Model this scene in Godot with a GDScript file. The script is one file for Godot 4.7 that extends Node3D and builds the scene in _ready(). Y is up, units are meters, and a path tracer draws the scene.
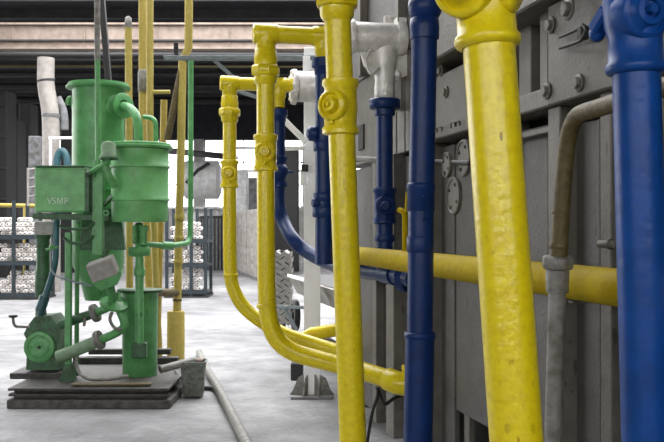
extends Node3D

# ---------------------------------------------------------------- camera frame
const F := 910.0            # focal length in pixels of the 664 x 442 frame
const EYE := Vector3(0, 1.4, 0)
const TV := Vector3(-0.2116, 0, -0.97736)   # along the furnace face, away from the viewer
const NV := Vector3(0.97736, 0, -0.2116)    # across the aisle, into the furnace
const UP := Vector3(0, 1, 0)
var look := Basis(Vector3(1, 0, 0), 0.0077)
var M := {}
var used := {}

func P(x: float, y: float, d: float) -> Vector3:        # pixel + depth -> point
	var r: Vector3 = look * Vector3((x - 332.0) / F, -(y - 221.0) / F, -1.0)
	return EYE + r * (d / -r.z)

func W(u: float, dd: float, h: float) -> Vector3:        # along the furnace, off it, height
	return TV * u + NV * dd + UP * h

func WP(x: float, y: float, dd: float) -> Vector3:       # pixel on the upright plane dd
	var r: Vector3 = look * Vector3((x - 332.0) / F, -(y - 221.0) / F, -1.0)
	return EYE + r * (dd / r.dot(NV))

func WU(x: float, dd: float) -> float:                   # distance along the furnace of a pixel column
	return WP(x, 228.0, dd).dot(TV)

# ---------------------------------------------------------------- mesh collector
class MB:
	var v := PackedVector3Array()
	var n := PackedVector3Array()
	func tri(a: Vector3, b: Vector3, c: Vector3, na: Vector3, nb: Vector3, nc: Vector3) -> void:
		if (b - a).cross(c - a).dot(na + nb + nc) > 0.0:
			v.append(a); v.append(c); v.append(b); n.append(na); n.append(nc); n.append(nb)
		else:
			v.append(a); v.append(b); v.append(c); n.append(na); n.append(nb); n.append(nc)
	func quad(a: Vector3, b: Vector3, c: Vector3, d: Vector3, k: Vector3) -> void:
		tri(a, b, c, k, k, k); tri(a, c, d, k, k, k)
	func fquad(a: Vector3, b: Vector3, c: Vector3, d: Vector3, from: Vector3) -> void:
		var k := (b - a).cross(c - a)
		if k.length() < 1e-12: k = (c - a).cross(d - a)
		k = k.normalized()
		if k.dot((a + b + c + d) * 0.25 - from) < 0.0: k = -k
		quad(a, b, c, d, k)
	func box(c: Vector3, s: Vector3, b := Basis(), ch := 0.0) -> MB:
		var h := s * 0.5
		var e: float = min(ch, min(h.x, min(h.y, h.z)) * 0.9)
		var ax := [b.x, b.y, b.z]
		var hs := [h.x, h.y, h.z]
		for i in 3:
			var j := (i + 1) % 3
			var k := (i + 2) % 3
			for g in [-1.0, 1.0]:
				var o: Vector3 = c + ax[i] * (hs[i] * g)
				var pj: Vector3 = ax[j] * (hs[j] - e)
				var pk: Vector3 = ax[k] * (hs[k] - e)
				quad(o - pj - pk, o + pj - pk, o + pj + pk, o - pj + pk, ax[i] * g)
		if e > 0.0:
			for i in 3:
				var j := (i + 1) % 3
				var k := (i + 2) % 3
				for gj in [-1.0, 1.0]:
					for gk in [-1.0, 1.0]:
						var a1: Vector3 = c + ax[j] * (hs[j] * gj) + ax[k] * ((hs[k] - e) * gk)
						var a2: Vector3 = c + ax[j] * ((hs[j] - e) * gj) + ax[k] * (hs[k] * gk)
						var l: Vector3 = ax[i] * (hs[i] - e)
						quad(a1 - l, a1 + l, a2 + l, a2 - l, (ax[j] * gj + ax[k] * gk).normalized())
			for gx in [-1.0, 1.0]:
				for gy in [-1.0, 1.0]:
					for gz in [-1.0, 1.0]:
						var kk: Vector3 = (b.x * gx + b.y * gy + b.z * gz).normalized()
						tri(c + b.x * (h.x * gx) + b.y * ((h.y - e) * gy) + b.z * ((h.z - e) * gz),
							c + b.x * ((h.x - e) * gx) + b.y * (h.y * gy) + b.z * ((h.z - e) * gz),
							c + b.x * ((h.x - e) * gx) + b.y * ((h.y - e) * gy) + b.z * (h.z * gz), kk, kk, kk)
		return self
	func bar(a: Vector3, b: Vector3, w: float, t: float, side := Vector3(1, 0, 0), ch := 0.0) -> MB:
		var y := (b - a).normalized()
		var x := (side - y * side.dot(y)).normalized()
		return box((a + b) * 0.5, Vector3(w, (b - a).length(), t), Basis(x, y, x.cross(y)), ch)
	func lathe(o: Vector3, axis: Vector3, prof: Array, seg := 20, flat := false) -> MB:
		var y := axis.normalized()
		var x := y.cross(Vector3(0.31, 0.13, 0.94))
		if x.length() < 0.2: x = y.cross(Vector3(1, 0, 0))
		x = x.normalized()
		var z := x.cross(y)
		var ns := []
		for i in prof.size() - 1:
			var q := Vector2(-(prof[i + 1][1] - prof[i][1]), prof[i + 1][0] - prof[i][0])
			ns.append(q.normalized())
		for i in prof.size() - 1:
			var q0: Vector2 = ns[i]
			var q1: Vector2 = ns[i]
			if i > 0 and ns[i - 1].dot(ns[i]) > 0.6: q0 = (ns[i - 1] + ns[i]).normalized()
			if i < ns.size() - 1 and ns[i + 1].dot(ns[i]) > 0.6: q1 = (ns[i + 1] + ns[i]).normalized()
			for s in seg:
				var a0 := TAU * s / seg
				var a1 := TAU * (s + 1) / seg
				var d0 := x * cos(a0) + z * sin(a0)
				var d1 := x * cos(a1) + z * sin(a1)
				var e0 := d0
				var e1 := d1
				if flat:
					e0 = ((d0 + d1) * 0.5).normalized(); e1 = e0
				var p00: Vector3 = o + y * prof[i][0] + d0 * prof[i][1]
				var p01: Vector3 = o + y * prof[i][0] + d1 * prof[i][1]
				var p10: Vector3 = o + y * prof[i + 1][0] + d0 * prof[i + 1][1]
				var p11: Vector3 = o + y * prof[i + 1][0] + d1 * prof[i + 1][1]
				if prof[i][1] > 1e-6: tri(p00, p01, p11, y * q0.x + e0 * q0.y, y * q0.x + e1 * q0.y, y * q1.x + e1 * q1.y)
				if prof[i + 1][1] > 1e-6: tri(p00, p11, p10, y * q0.x + e0 * q0.y, y * q1.x + e1 * q1.y, y * q1.x + e0 * q1.y)
		return self
	func ball(o: Vector3, r: float, seg := 16, sq := 1.0, axis := Vector3(0, 1, 0)) -> MB:
		var p := []
		for i in 11:
			var a := -PI / 2 + PI * i / 10.0
			p.append([sin(a) * r * sq, cos(a) * r])
		p[0][1] = 0.0; p[10][1] = 0.0
		return lathe(o, axis, p, seg)
	func cyl(a: Vector3, b: Vector3, r: float, seg := 20, ch := 0.0) -> MB:
		var l := (b - a).length()
		var c: float = min(ch, min(l * 0.4, r * 0.6))
		if c > 0.0: return lathe(a, b - a, [[0, 0], [0, r - c], [c, r], [l - c, r], [l, r - c], [l, 0]], seg)
		return lathe(a, b - a, [[0, 0], [0, r], [l, r], [l, 0]], seg)
	func hexa(a: Vector3, b: Vector3, r: float, sides := 6) -> MB:
		var l := (b - a).length()
		return lathe(a, b - a, [[0, 0], [0, r * 0.9], [l * 0.15, r], [l * 0.85, r], [l, r * 0.9], [l, 0]], sides, true)
	func tube(pts: Array, rad, seg := 18, caps := true) -> MB:
		var cnt := pts.size()
		var tan := []
		for i in cnt:
			var t: Vector3 = pts[min(i + 1, cnt - 1)] - pts[max(i - 1, 0)]
			tan.append(t.normalized())
		var x: Vector3 = tan[0].cross(Vector3(0.31, 0.13, 0.94)).normalized()
		var rings := []
		for i in cnt:
			x = (x - tan[i] * x.dot(tan[i])).normalized()
			var z: Vector3 = x.cross(tan[i])
			var ring := []
			for s in seg + 1:
				ring.append(x * cos(TAU * s / seg) + z * sin(TAU * s / seg))
			rings.append(ring)
		for i in cnt - 1:
			var r0: float = rad[i] if rad is Array else rad
			var r1: float = rad[i + 1] if rad is Array else rad
			for s in seg:
				var a: Vector3 = rings[i][s]
				var b: Vector3 = rings[i][s + 1]
				var c: Vector3 = rings[i + 1][s + 1]
				var d: Vector3 = rings[i + 1][s]
				tri(pts[i] + a * r0, pts[i] + b * r0, pts[i + 1] + c * r1, a, b, c)
				tri(pts[i] + a * r0, pts[i + 1] + c * r1, pts[i + 1] + d * r1, a, c, d)
		if caps:
			for e in [0, cnt - 1]:
				var re: float = rad[e] if rad is Array else rad
				var k: Vector3 = -tan[0] if e == 0 else tan[cnt - 1]
				for s in seg: tri(pts[e], pts[e] + rings[e][s] * re, pts[e] + rings[e][s + 1] * re, k, k, k)
		return self
	func prism(o: Vector3, ex: Vector3, ey: Vector3, poly: PackedVector2Array, ez: Vector3) -> MB:
		var t := Geometry2D.triangulate_polygon(poly)
		var k := ez.normalized()
		for i in range(0, t.size(), 3):
			var a := o + ex * poly[t[i]].x + ey * poly[t[i]].y
			var b := o + ex * poly[t[i + 1]].x + ey * poly[t[i + 1]].y
			var c := o + ex * poly[t[i + 2]].x + ey * poly[t[i + 2]].y
			tri(a, b, c, -k, -k, -k); tri(a + ez, b + ez, c + ez, k, k, k)
		var cw := Geometry2D.is_polygon_clockwise(poly)
		for i in poly.size():
			var p := poly[i]
			var q := poly[(i + 1) % poly.size()]
			var e := q - p
			var nn := Vector2(-e.y, e.x) if cw else Vector2(e.y, -e.x)
			var k3 := (ex * nn.x + ey * nn.y).normalized()
			quad(o + ex * p.x + ey * p.y, o + ex * q.x + ey * q.y, o + ex * q.x + ey * q.y + ez, o + ex * p.x + ey * p.y + ez, k3)
		return self
	func mesh(off: Vector3) -> ArrayMesh:
		var vv := PackedVector3Array()
		vv.resize(v.size())
		for i in v.size(): vv[i] = v[i] + off
		var arr := []
		arr.resize(Mesh.ARRAY_MAX)
		arr[Mesh.ARRAY_VERTEX] = vv
		arr[Mesh.ARRAY_NORMAL] = n
		var m := ArrayMesh.new()
		m.add_surface_from_arrays(Mesh.PRIMITIVE_TRIANGLES, arr)
		return m

func mb() -> MB: return MB.new()

func wbox(m: MB, u0: float, u1: float, d0: float, d1: float, h0: float, h1: float, ch := 0.0) -> MB:
	return m.box(W((u0 + u1) / 2, (d0 + d1) / 2, (h0 + h1) / 2), Vector3(absf(u1 - u0), absf(h1 - h0), absf(d1 - d0)), Basis(TV, UP, NV), ch)

func rounded(pts: Array, rad: float, steps := 7) -> Array:     # fillet the corners of a polyline
	var out := [pts[0]]
	for i in range(1, pts.size() - 1):
		var a: Vector3 = (pts[i - 1] - pts[i])
		var b: Vector3 = (pts[i + 1] - pts[i])
		var r: float = min(rad, min(a.length(), b.length()) * 0.49)
		var p0: Vector3 = pts[i] + a.normalized() * r
		var p1: Vector3 = pts[i] + b.normalized() * r
		for s in steps + 1:
			var t := float(s) / steps
			out.append(p0.lerp(pts[i], t).lerp(Vector3(pts[i]).lerp(p1, t), t))
	out.append(pts[pts.size() - 1])
	return out

func spline(pts: Array, per := 8) -> Array:
	var out := []
	for i in pts.size() - 1:
		var p0: Vector3 = pts[max(i - 1, 0)]
		var p3: Vector3 = pts[min(i + 2, pts.size() - 1)]
		for s in per:
			out.append(Vector3(pts[i]).cubic_interpolate(pts[i + 1], p0, p3, float(s) / per))
	out.append(pts[pts.size() - 1])
	return out

# ---------------------------------------------------------------- scene tree
func numbered(called: String) -> String:
	var k: int = used.get(called, -1) + 1
	used[called] = k
	return called if k == 0 else "%s_%03d" % [called, k]

func tag(o: Node, label: String, category: String, group := "") -> void:
	o.set_meta("label", label)
	o.set_meta("category", category)
	if group != "": o.set_meta("group", group)

func thing(called: String, label: String, category: String, at: Vector3, group := "") -> Node3D:
	var o := Node3D.new()
	o.name = numbered(called)
	add_child(o)
	o.position = at
	tag(o, label, category, group)
	return o

func origin_of(o: Node) -> Vector3:
	var p := Vector3.ZERO
	while o != self:
		p += (o as Node3D).position
		o = o.get_parent()
	return p

func part(parent: Node, called: String, m: MB, mat: Material, label := "") -> MeshInstance3D:
	var o := MeshInstance3D.new()
	o.name = called
	o.mesh = m.mesh(-origin_of(parent))
	o.material_override = mat
	o.cast_shadow = GeometryInstance3D.SHADOW_CASTING_SETTING_ON
	parent.add_child(o, true)
	if label != "": o.set_meta("label", label)
	return o

func struct(called: String, m: MB, mat: Material) -> MeshInstance3D:
	var o := part(self, called, m, mat)
	o.set_meta("kind", "structure")
	return o

func solo(called: String, label: String, category: String, at: Vector3, m: MB, mat: Material, group := "") -> MeshInstance3D:
	var o := MeshInstance3D.new()
	o.name = numbered(called)
	o.mesh = m.mesh(-at)
	o.position = at
	o.material_override = mat
	add_child(o)
	tag(o, label, category, group)
	return o

# ---------------------------------------------------------------- materials
func noise_tex(seedv: int, freq: float, octs: int, lo: float, hi: float, size := 512, gain := 0.5, gamma := 1.0, tint := Color(1, 1, 1)) -> ImageTexture:
	var fn := FastNoiseLite.new()
	fn.seed = seedv
	fn.noise_type = FastNoiseLite.TYPE_SIMPLEX_SMOOTH
	fn.frequency = freq
	fn.fractal_octaves = octs
	fn.fractal_gain = gain
	var im := fn.get_seamless_image(size, size, false, false, 0.12, true)
	im.convert(Image.FORMAT_L8)
	var src := im.get_data()
	var out := PackedByteArray()
	out.resize(size * size * 3)
	for i in src.size():
		var t: float = lo + (hi - lo) * pow(src[i] / 255.0, gamma)
		out[i * 3] = int(clamp(255.0 * lerp(tint.r, 1.0, t), 0, 255))
		out[i * 3 + 1] = int(clamp(255.0 * lerp(tint.g, 1.0, t), 0, 255))
		out[i * 3 + 2] = int(clamp(255.0 * lerp(tint.b, 1.0, t), 0, 255))
	var im2 := Image.create_from_data(size, size, false, Image.FORMAT_RGB8, out)
	im2.generate_mipmaps()
	return ImageTexture.create_from_image(im2)

func speck_tex(seedv: int, count: int, rmax: int, col: Color, size := 512, streak := 1.0) -> ImageTexture:   # chips, dirt flecks and runs on paint
	var rng := RandomNumberGenerator.new()
	rng.seed = seedv
	var im := Image.create(size, size, false, Image.FORMAT_RGB8)
	im.fill(Color(1, 1, 1))
	for i in count:
		var cx := rng.randi_range(0, size - 1)
		var cy := rng.randi_range(0, size - 1)
		var r := rng.randf_range(0.6, rmax) * pow(rng.randf(), 1.6) + 0.6
		var a := rng.randf_range(0.25, 0.9)
		for dy in range(int(-r * streak) - 1, int(r * streak) + 2):
			for dx in range(int(-r) - 1, int(r) + 2):
				var q := Vector2(dx / r, dy / (r * streak)).length() + rng.randf() * 0.35
				if q < 1.0:
					var px := posmod(cx + dx, size)
					var py := posmod(cy + dy, size)
					im.set_pixel(px, py, im.get_pixel(px, py).lerp(col, a))
	im.generate_mipmaps()
	return ImageTexture.create_from_image(im)

func bump_tex(seedv: int, freq: float, octs: int, strength: float, size := 512) -> ImageTexture:
	var fn := FastNoiseLite.new()
	fn.seed = seedv
	fn.noise_type = FastNoiseLite.TYPE_SIMPLEX_SMOOTH
	fn.frequency = freq
	fn.fractal_octaves = octs
	var im := fn.get_seamless_image(size, size, false, false, 0.12, true)
	im.convert(Image.FORMAT_RGBA8)
	im.bump_map_to_normal_map(strength)
	im.generate_mipmaps()
	return ImageTexture.create_from_image(im)

func mat(key: String, c: Color, rough: float, metal := 0.0, tex: Texture2D = null, scale := 1.0, bump: Texture2D = null, bs := 1.0, detail: Texture2D = null, dscale := 0.5) -> StandardMaterial3D:
	var m := StandardMaterial3D.new()
	m.albedo_color = c
	m.roughness = rough
	m.metallic = metal
	m.uv1_triplanar = true
	m.uv1_world_triplanar = true
	m.uv1_scale = Vector3.ONE * scale
	if tex: m.albedo_texture = tex
	if bump:
		m.normal_enabled = true
		m.normal_texture = bump
		m.normal_scale = bs
	if detail:
		m.detail_enabled = true
		m.detail_blend_mode = BaseMaterial3D.BLEND_MODE_MUL
		m.detail_albedo = detail
		m.detail_uv_layer = BaseMaterial3D.DETAIL_UV_2
		m.uv2_triplanar = true
		m.uv2_world_triplanar = true
		m.uv2_scale = Vector3.ONE * dscale
	M[key] = m
	return m

func make_materials() -> void:
	var soft := noise_tex(3, 0.012, 4, 0.0, 1.0, 512, 0.55, 1.0, Color(0.78, 0.77, 0.75))
	var grime := noise_tex(9, 0.02, 5, -0.1, 1.25, 512, 0.6, 0.7, Color(0.55, 0.5, 0.42))
	var faint := noise_tex(19, 0.03, 5, 0.0, 1.1, 512, 0.6, 0.8, Color(0.88, 0.84, 0.74))
	var conc := noise_tex(21, 0.008, 6, -0.1, 1.15, 1024, 0.66, 0.9, Color(0.74, 0.74, 0.745))
	var conc2 := noise_tex(33, 0.006, 3, -0.4, 1.5, 512, 0.5, 0.8, Color(0.8, 0.8, 0.805))
	var chips := speck_tex(5, 110, 2, Color(0.5, 0.45, 0.3), 512, 3.5)
	var scuff := speck_tex(8, 130, 5, Color(0.5, 0.5, 0.48), 512, 2.5)
	var lumps := bump_tex(4, 0.035, 3, 4.0)
	var fine := bump_tex(14, 0.09, 3, 3.0)
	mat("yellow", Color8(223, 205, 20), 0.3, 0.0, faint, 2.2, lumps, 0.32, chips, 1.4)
	mat("yellow_old", Color8(174, 158, 80), 0.5, 0.0, faint, 1.2, fine, 0.4)
	mat("yellow_shaded", Color8(172, 152, 8), 0.6, 0.0, faint, 1.2, lumps, 0.4, chips, 1.0).metallic_specular = 0.2  # gas main yellow, its shade at the furnace face put into the colour
	mat("blue", Color8(16, 72, 150), 0.36, 0.0, soft, 1.5, lumps, 0.22).metallic_specular = 0.35
	mat("navy", Color8(16, 48, 104), 0.38, 0.0, soft, 1.5, lumps, 0.25).metallic_specular = 0.35
	mat("silver", Color8(240, 239, 236), 0.42, 0.2, soft, 2.0, lumps, 0.5)
	mat("green", Color8(91, 161, 96), 0.42, 0.0, soft, 1.1, fine, 0.25, scuff, 0.9)
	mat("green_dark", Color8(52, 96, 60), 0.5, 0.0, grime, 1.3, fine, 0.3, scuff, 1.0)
	mat("green_light", Color8(108, 179, 110), 0.45, 0.0, soft, 1.0, fine, 0.2)
	mat("green_grey", Color8(122, 152, 120), 0.55, 0.0, soft, 2.0)
	mat("teal", Color8(40, 86, 94), 0.45, 0.0, soft, 1.5)
	mat("grey_box", Color8(158, 156, 152), 0.6, 0.0, soft, 2.0)
	mat("grey_pipe", Color8(132, 132, 128), 0.5, 0.1, grime, 1.5, lumps, 0.5)
	mat("brown_pipe", Color8(98, 87, 54), 0.55, 0.1, grime, 2.5, lumps, 0.6, chips, 1.5)
	mat("furnace", Color8(106, 103, 96), 0.5, 0.0, soft, 0.9, fine, 0.25, scuff, 0.7)
	mat("furnace_panel", Color8(84, 83, 79), 0.5, 0.0, soft, 0.8, fine, 0.25, scuff, 0.6)
	mat("furnace_core", Color8(38, 37, 35), 0.8)
	mat("steel_dark", Color8(46, 46, 47), 0.6, 0.1, grime, 1.5)
	mat("black", Color8(24, 24, 25), 0.6)
	mat("white_paint", Color8(243, 244, 246), 0.5, 0.0, null, 1.2, fine, 0.3)
	mat("rail", Color8(122, 134, 140), 0.5, 0.1, soft, 1.5)
	mat("concrete", Color8(156, 155, 155), 0.75, 0.0, conc, 0.22, fine, 0.35, conc2, 0.085)
	mat("plinth", Color8(92, 91, 90), 0.85, 0.0, grime, 0.8, fine, 0.4)
	mat("skid", Color8(66, 64, 61), 0.6, 0.1, grime, 1.2)
	mat("roof", Color8(52, 54, 60), 0.8, 0.0, soft, 0.3)
	mat("roof_steel", Color8(78, 78, 80), 0.7, 0.0, soft, 0.4)
	mat("girder", Color8(160, 144, 132), 0.6, 0.0, soft, 0.5)
	mat("wall", Color8(205, 205, 205), 0.85, 0.0, soft, 0.3)
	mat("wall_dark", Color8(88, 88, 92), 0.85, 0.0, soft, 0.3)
	mat("panel_row", Color8(172, 170, 166), 0.6, 0.0, grime, 0.4)
	mat("machine_white", Color8(232, 233, 234), 0.55, 0.0, soft, 0.6)
	mat("machine_grey", Color8(112, 114, 118), 0.6, 0.0, grime, 0.5)
	mat("bobbin", Color8(236, 232, 228), 0.8)
	mat("bobbin_core", Color8(150, 128, 116), 0.8)
	mat("rack", Color8(42, 54, 60), 0.6, 0.1, soft, 1.0)
	mat("bucket", Color8(112, 118, 112), 0.5, 0.2, grime, 2.2, fine, 0.4)
	mat("rubber", Color8(34, 34, 34), 0.7)
	mat("lettering", Color8(176, 196, 176), 0.6)
	mat("duct", Color8(160, 155, 150), 0.5, 0.1, soft, 0.8)

# ---------------------------------------------------------------- piping pieces
func ring_profile(r: float, l: float) -> Array:                # a cast band with rolled edges
	return [[-l, r * 0.97], [-l, r], [-l * 0.7, r * 1.06], [l * 0.7, r * 1.06], [l, r], [l, r * 0.97]]

func valve(t: Node, at: Vector3, r: float, face: Vector3, m: Material) -> void:
	# plug valve: barrel with flared collars, a stepped round bonnet, a drain screw and the counter hump
	var body := mb()
	body.lathe(at, UP, [[-0.105, r], [-0.1, r * 1.34], [-0.082, r * 1.38], [-0.068, r * 1.2], [-0.03, r * 1.24], [0.03, r * 1.24], [0.068, r * 1.2], [0.082, r * 1.38], [0.1, r * 1.34], [0.105, r]], 24)
	var f := face.normalized()
	body.lathe(at - f * (r * 1.5), f, [[0, 0], [0, r * 0.55], [r * 0.25, r * 0.8], [r * 0.9, r * 0.95], [r * 1.5, r * 1.0]], 20)
	var b := part(t, "valve_body", body, m)
	var bon := mb()
	var o := at + f * (r * 0.9)
	bon.lathe(o, f, [[0, r * 1.16], [r * 0.45, r * 1.16], [r * 0.6, r * 1.04], [r * 0.64, r * 0.86], [r * 0.4, r * 0.8], [r * 0.44, r * 0.66], [r * 0.8, r * 0.58], [r * 0.98, r * 0.48], [r * 1.0, r * 0.32], [r * 0.84, r * 0.28], [r * 0.84, 0]], 22)
	part(b, "bonnet", bon, m)
	part(b, "plug_screw", mb().hexa(o + f * (r * 0.82), o + f * (r * 1.12), r * 0.17), m)
	part(b, "drain_screw", mb().cyl(at + f * (r * 1.05) - UP * 0.062, at + f * (r * 1.55) - UP * 0.062, r * 0.2, 10, 0.003), m)

func tee_valve(t: Node, lip: Vector3, up: Vector3, bc: Vector3, face: Vector3, r: float, m: Material) -> void:
	# the same valve seen close by: thin lip, straight barrel, swelling body and the wide stepped bonnet
	var b := part(t, "valve_body", mb().lathe(lip, up, [[-0.004, r], [0.0, r * 1.2], [0.006, r * 1.27], [0.016, r * 1.27], [0.024, r * 1.14], [0.075, r * 1.12], [0.1, r * 1.26], [0.14, r * 1.32], [0.2, r * 1.26], [0.22, r * 1.14], [0.27, r * 1.14], [0.275, r * 1.27], [0.29, r * 1.27], [0.295, r]], 30), m)
	var f := face.normalized()
	var q := 0.056
	part(b, "bonnet", mb().lathe(bc - f * 0.05, f, [[0, q * 1.05], [0.045, q * 1.05], [0.05, q], [0.052, q * 0.86], [0.044, q * 0.82], [0.05, q * 0.62], [0.062, q * 0.55], [0.064, q * 0.36], [0.055, q * 0.32], [0.055, 0]], 30), m)
	part(b, "plug_screw", mb().hexa(bc, bc + f * 0.022, q * 0.2), m)

func union_nut(t: Node, at: Vector3, axis: Vector3, r: float, m: Material) -> void:
	var a := axis.normalized()
	part(t, "union_nut", mb().hexa(at - a * 0.03, at + a * 0.03, r * 1.62, 8), m)
	part(t, "union_collar", mb().lathe(at + a * 0.03, a, [[0, r * 1.3], [0.05, r * 1.3], [0.056, r * 1.22], [0.09, r * 1.22], [0.1, r]], 20), m)
	part(t, "union_collar", mb().lathe(at - a * 0.03, -a, [[0, r * 1.3], [0.03, r * 1.26], [0.05, r * 1.02]], 20), m)

func bolt(t: Node, at: Vector3, axis: Vector3, r: float, m: Material) -> void:
	var a := axis.normalized()
	var b := part(t, "bolt", mb().hexa(at, at + a * (r * 0.9), r), m)
	part(b, "washer", mb().cyl(at - a * 0.002, at + a * (r * 0.25), r * 1.5, 12, 0.002), m)

# ================================================================ build
func _ready() -> void:
	# ---- camera
	var cam := Camera3D.new()
	cam.name = "camera"
	cam.position = EYE
	cam.basis = look
	cam.fov = rad_to_deg(2.0 * atan(221.0 / F))
	cam.near = 0.05
	cam.far = 300.0
	add_child(cam)
	cam.current = true
	# ---- overcast sky: the only light, through far windows and unseen openings in roof, side and rear walls
	var env := Environment.new()
	var sky := Sky.new()
	var sm := ProceduralSkyMaterial.new()
	sm.sky_top_color = Color(0.99, 0.99, 1.0)
	sm.sky_horizon_color = Color(1.0, 0.99, 0.985)
	sm.ground_bottom_color = Color(0.4, 0.4, 0.4)
	sm.ground_horizon_color = Color(0.6, 0.6, 0.6)
	sm.sun_angle_max = 0.0
	sky.sky_material = sm
	env.background_mode = Environment.BG_SKY
	env.sky = sky
	env.background_energy_multiplier = 1.0
	env.tonemap_mode = Environment.TONE_MAPPER_LINEAR
	env.tonemap_exposure = 7.3
	env.sdfgi_enabled = true
	env.ssao_enabled = true
	env.ssil_enabled = true
	var we := WorldEnvironment.new()
	we.name = "world_environment"
	we.environment = env
	add_child(we)

	make_materials()
	build_hall()
	build_furnace()
	build_gas_lines()
	build_air_lines()
	build_wall_lines()
	build_column()
	build_charging_table()
	build_filter_unit()
	build_side_pipes()
	build_floor_things()
	build_racks()
	build_far_things()

# ---------------------------------------------------------------- the hall
func build_hall() -> void:
	struct("floor", mb().box(Vector3(-4, -0.15, -18), Vector3(26, 0.3, 54)), M.concrete)
	# unseen side wall, its window band placed to light the far end
	var wl := mb()
	wl.box(Vector3(-17.15, 0.5, -18), Vector3(0.3, 1.0, 54))
	wl.box(Vector3(-17.15, 6.9, -18), Vector3(0.3, 1.8, 54))
	wl.box(Vector3(-17.15, 3.5, -0.5), Vector3(0.3, 5.0, 19))
	for k in 6: wl.box(Vector3(-17.15, 3.5, -12.0 - k * 6.6), Vector3(0.3, 5.0, 0.7))
	struct("unseen_wall_left", wl, M.wall_dark)
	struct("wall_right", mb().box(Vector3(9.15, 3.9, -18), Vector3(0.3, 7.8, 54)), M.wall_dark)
	# far wall with two bands of windows
	var w := mb()
	var zf := -45.0
	w.box(Vector3(-4, 1.2, zf - 0.15), Vector3(26, 2.4, 0.3))
	for x in [-17.0, -11.5, -6.6, -1.2, 4.0, 9.0]:
		w.box(Vector3(x, 4.1, zf - 0.15), Vector3(0.5, 3.4, 0.3))
	struct("wall_back", w, M.wall)
	struct("wall_back_upper", mb().box(Vector3(-4, 6.8, zf - 0.15), Vector3(26, 2.0, 0.3)), M.roof)
	var wf := [-14.25, -9.05, -3.9, 1.4, 6.5]
	for i in wf.size():
		var fr := mb()
		for k in 6: fr.box(Vector3(wf[i] - 2.4 + k * 0.96, 4.1, zf - 0.12), Vector3(0.06, 3.4, 0.07))
		for k in 4: fr.box(Vector3(wf[i], 2.44 + k * 1.11, zf - 0.12), Vector3(4.9, 0.06, 0.07))
		struct("window_%d" % (i + 1), fr, M.machine_grey)
	# unseen wall behind the viewer, its window band placed to light the pipes
	var b := mb()
	b.box(Vector3(-4, 1.3, 9.15), Vector3(26, 2.6, 0.3))
	b.box(Vector3(-4, 6.85, 9.15), Vector3(26, 1.9, 0.3))
	for x in [-16.0, -9.0, -3.0, 3.0, 8.6]: b.box(Vector3(x, 4, 9.15), Vector3(0.8, 5.6, 0.3))
	struct("unseen_wall_front", b, M.wall)
	# roof: sheet bays over purlins, an unseen opening placed to light floor and column
	var r := mb()
	r.box(Vector3(-4, 7.95, 1.5), Vector3(26, 0.3, 15))          # z 9 .. -6
	r.box(Vector3(-4, 7.95, -34.5), Vector3(26, 0.3, 21))        # z -24 .. -45
	r.box(Vector3(-13.0, 7.95, -15.0), Vector3(8, 0.3, 18))
	r.box(Vector3(7.5, 7.95, -15.0), Vector3(3, 0.3, 18))
	struct("ceiling", r, M.roof)
	for k in 10:
		var z := -24.5 - k * 2.05
		struct("trim_%d" % (k + 1), mb().box(Vector3(-4, 7.66, z), Vector3(26, 0.28, 0.12)), M.roof_steel)
	# plate girder of the crane runway, face on
	var g := thing("crane_girder", "long pale steel girder crossing the hall under the dark roof", "girder", Vector3(-4, 6.1, -24))
	part(g, "web", mb().box(Vector3(-4, 6.44, -24), Vector3(26, 0.62, 0.16)), M.girder)
	part(g, "flange", mb().box(Vector3(-4, 6.76, -24), Vector3(26, 0.05, 0.4)), M.girder)
	part(g, "flange", mb().box(Vector3(-4, 6.12, -24), Vector3(26, 0.05, 0.4)), M.girder)
	part(g, "rail_bar", mb().box(Vector3(-4, 6.33, -23.86), Vector3(26, 0.035, 0.1)), M.roof_steel)
	for k in 14:
		part(g, "stiffener", mb().box(Vector3(-16 + k * 1.9, 6.44, -23.9), Vector3(0.02, 0.6, 0.05)), M.girder)

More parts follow.
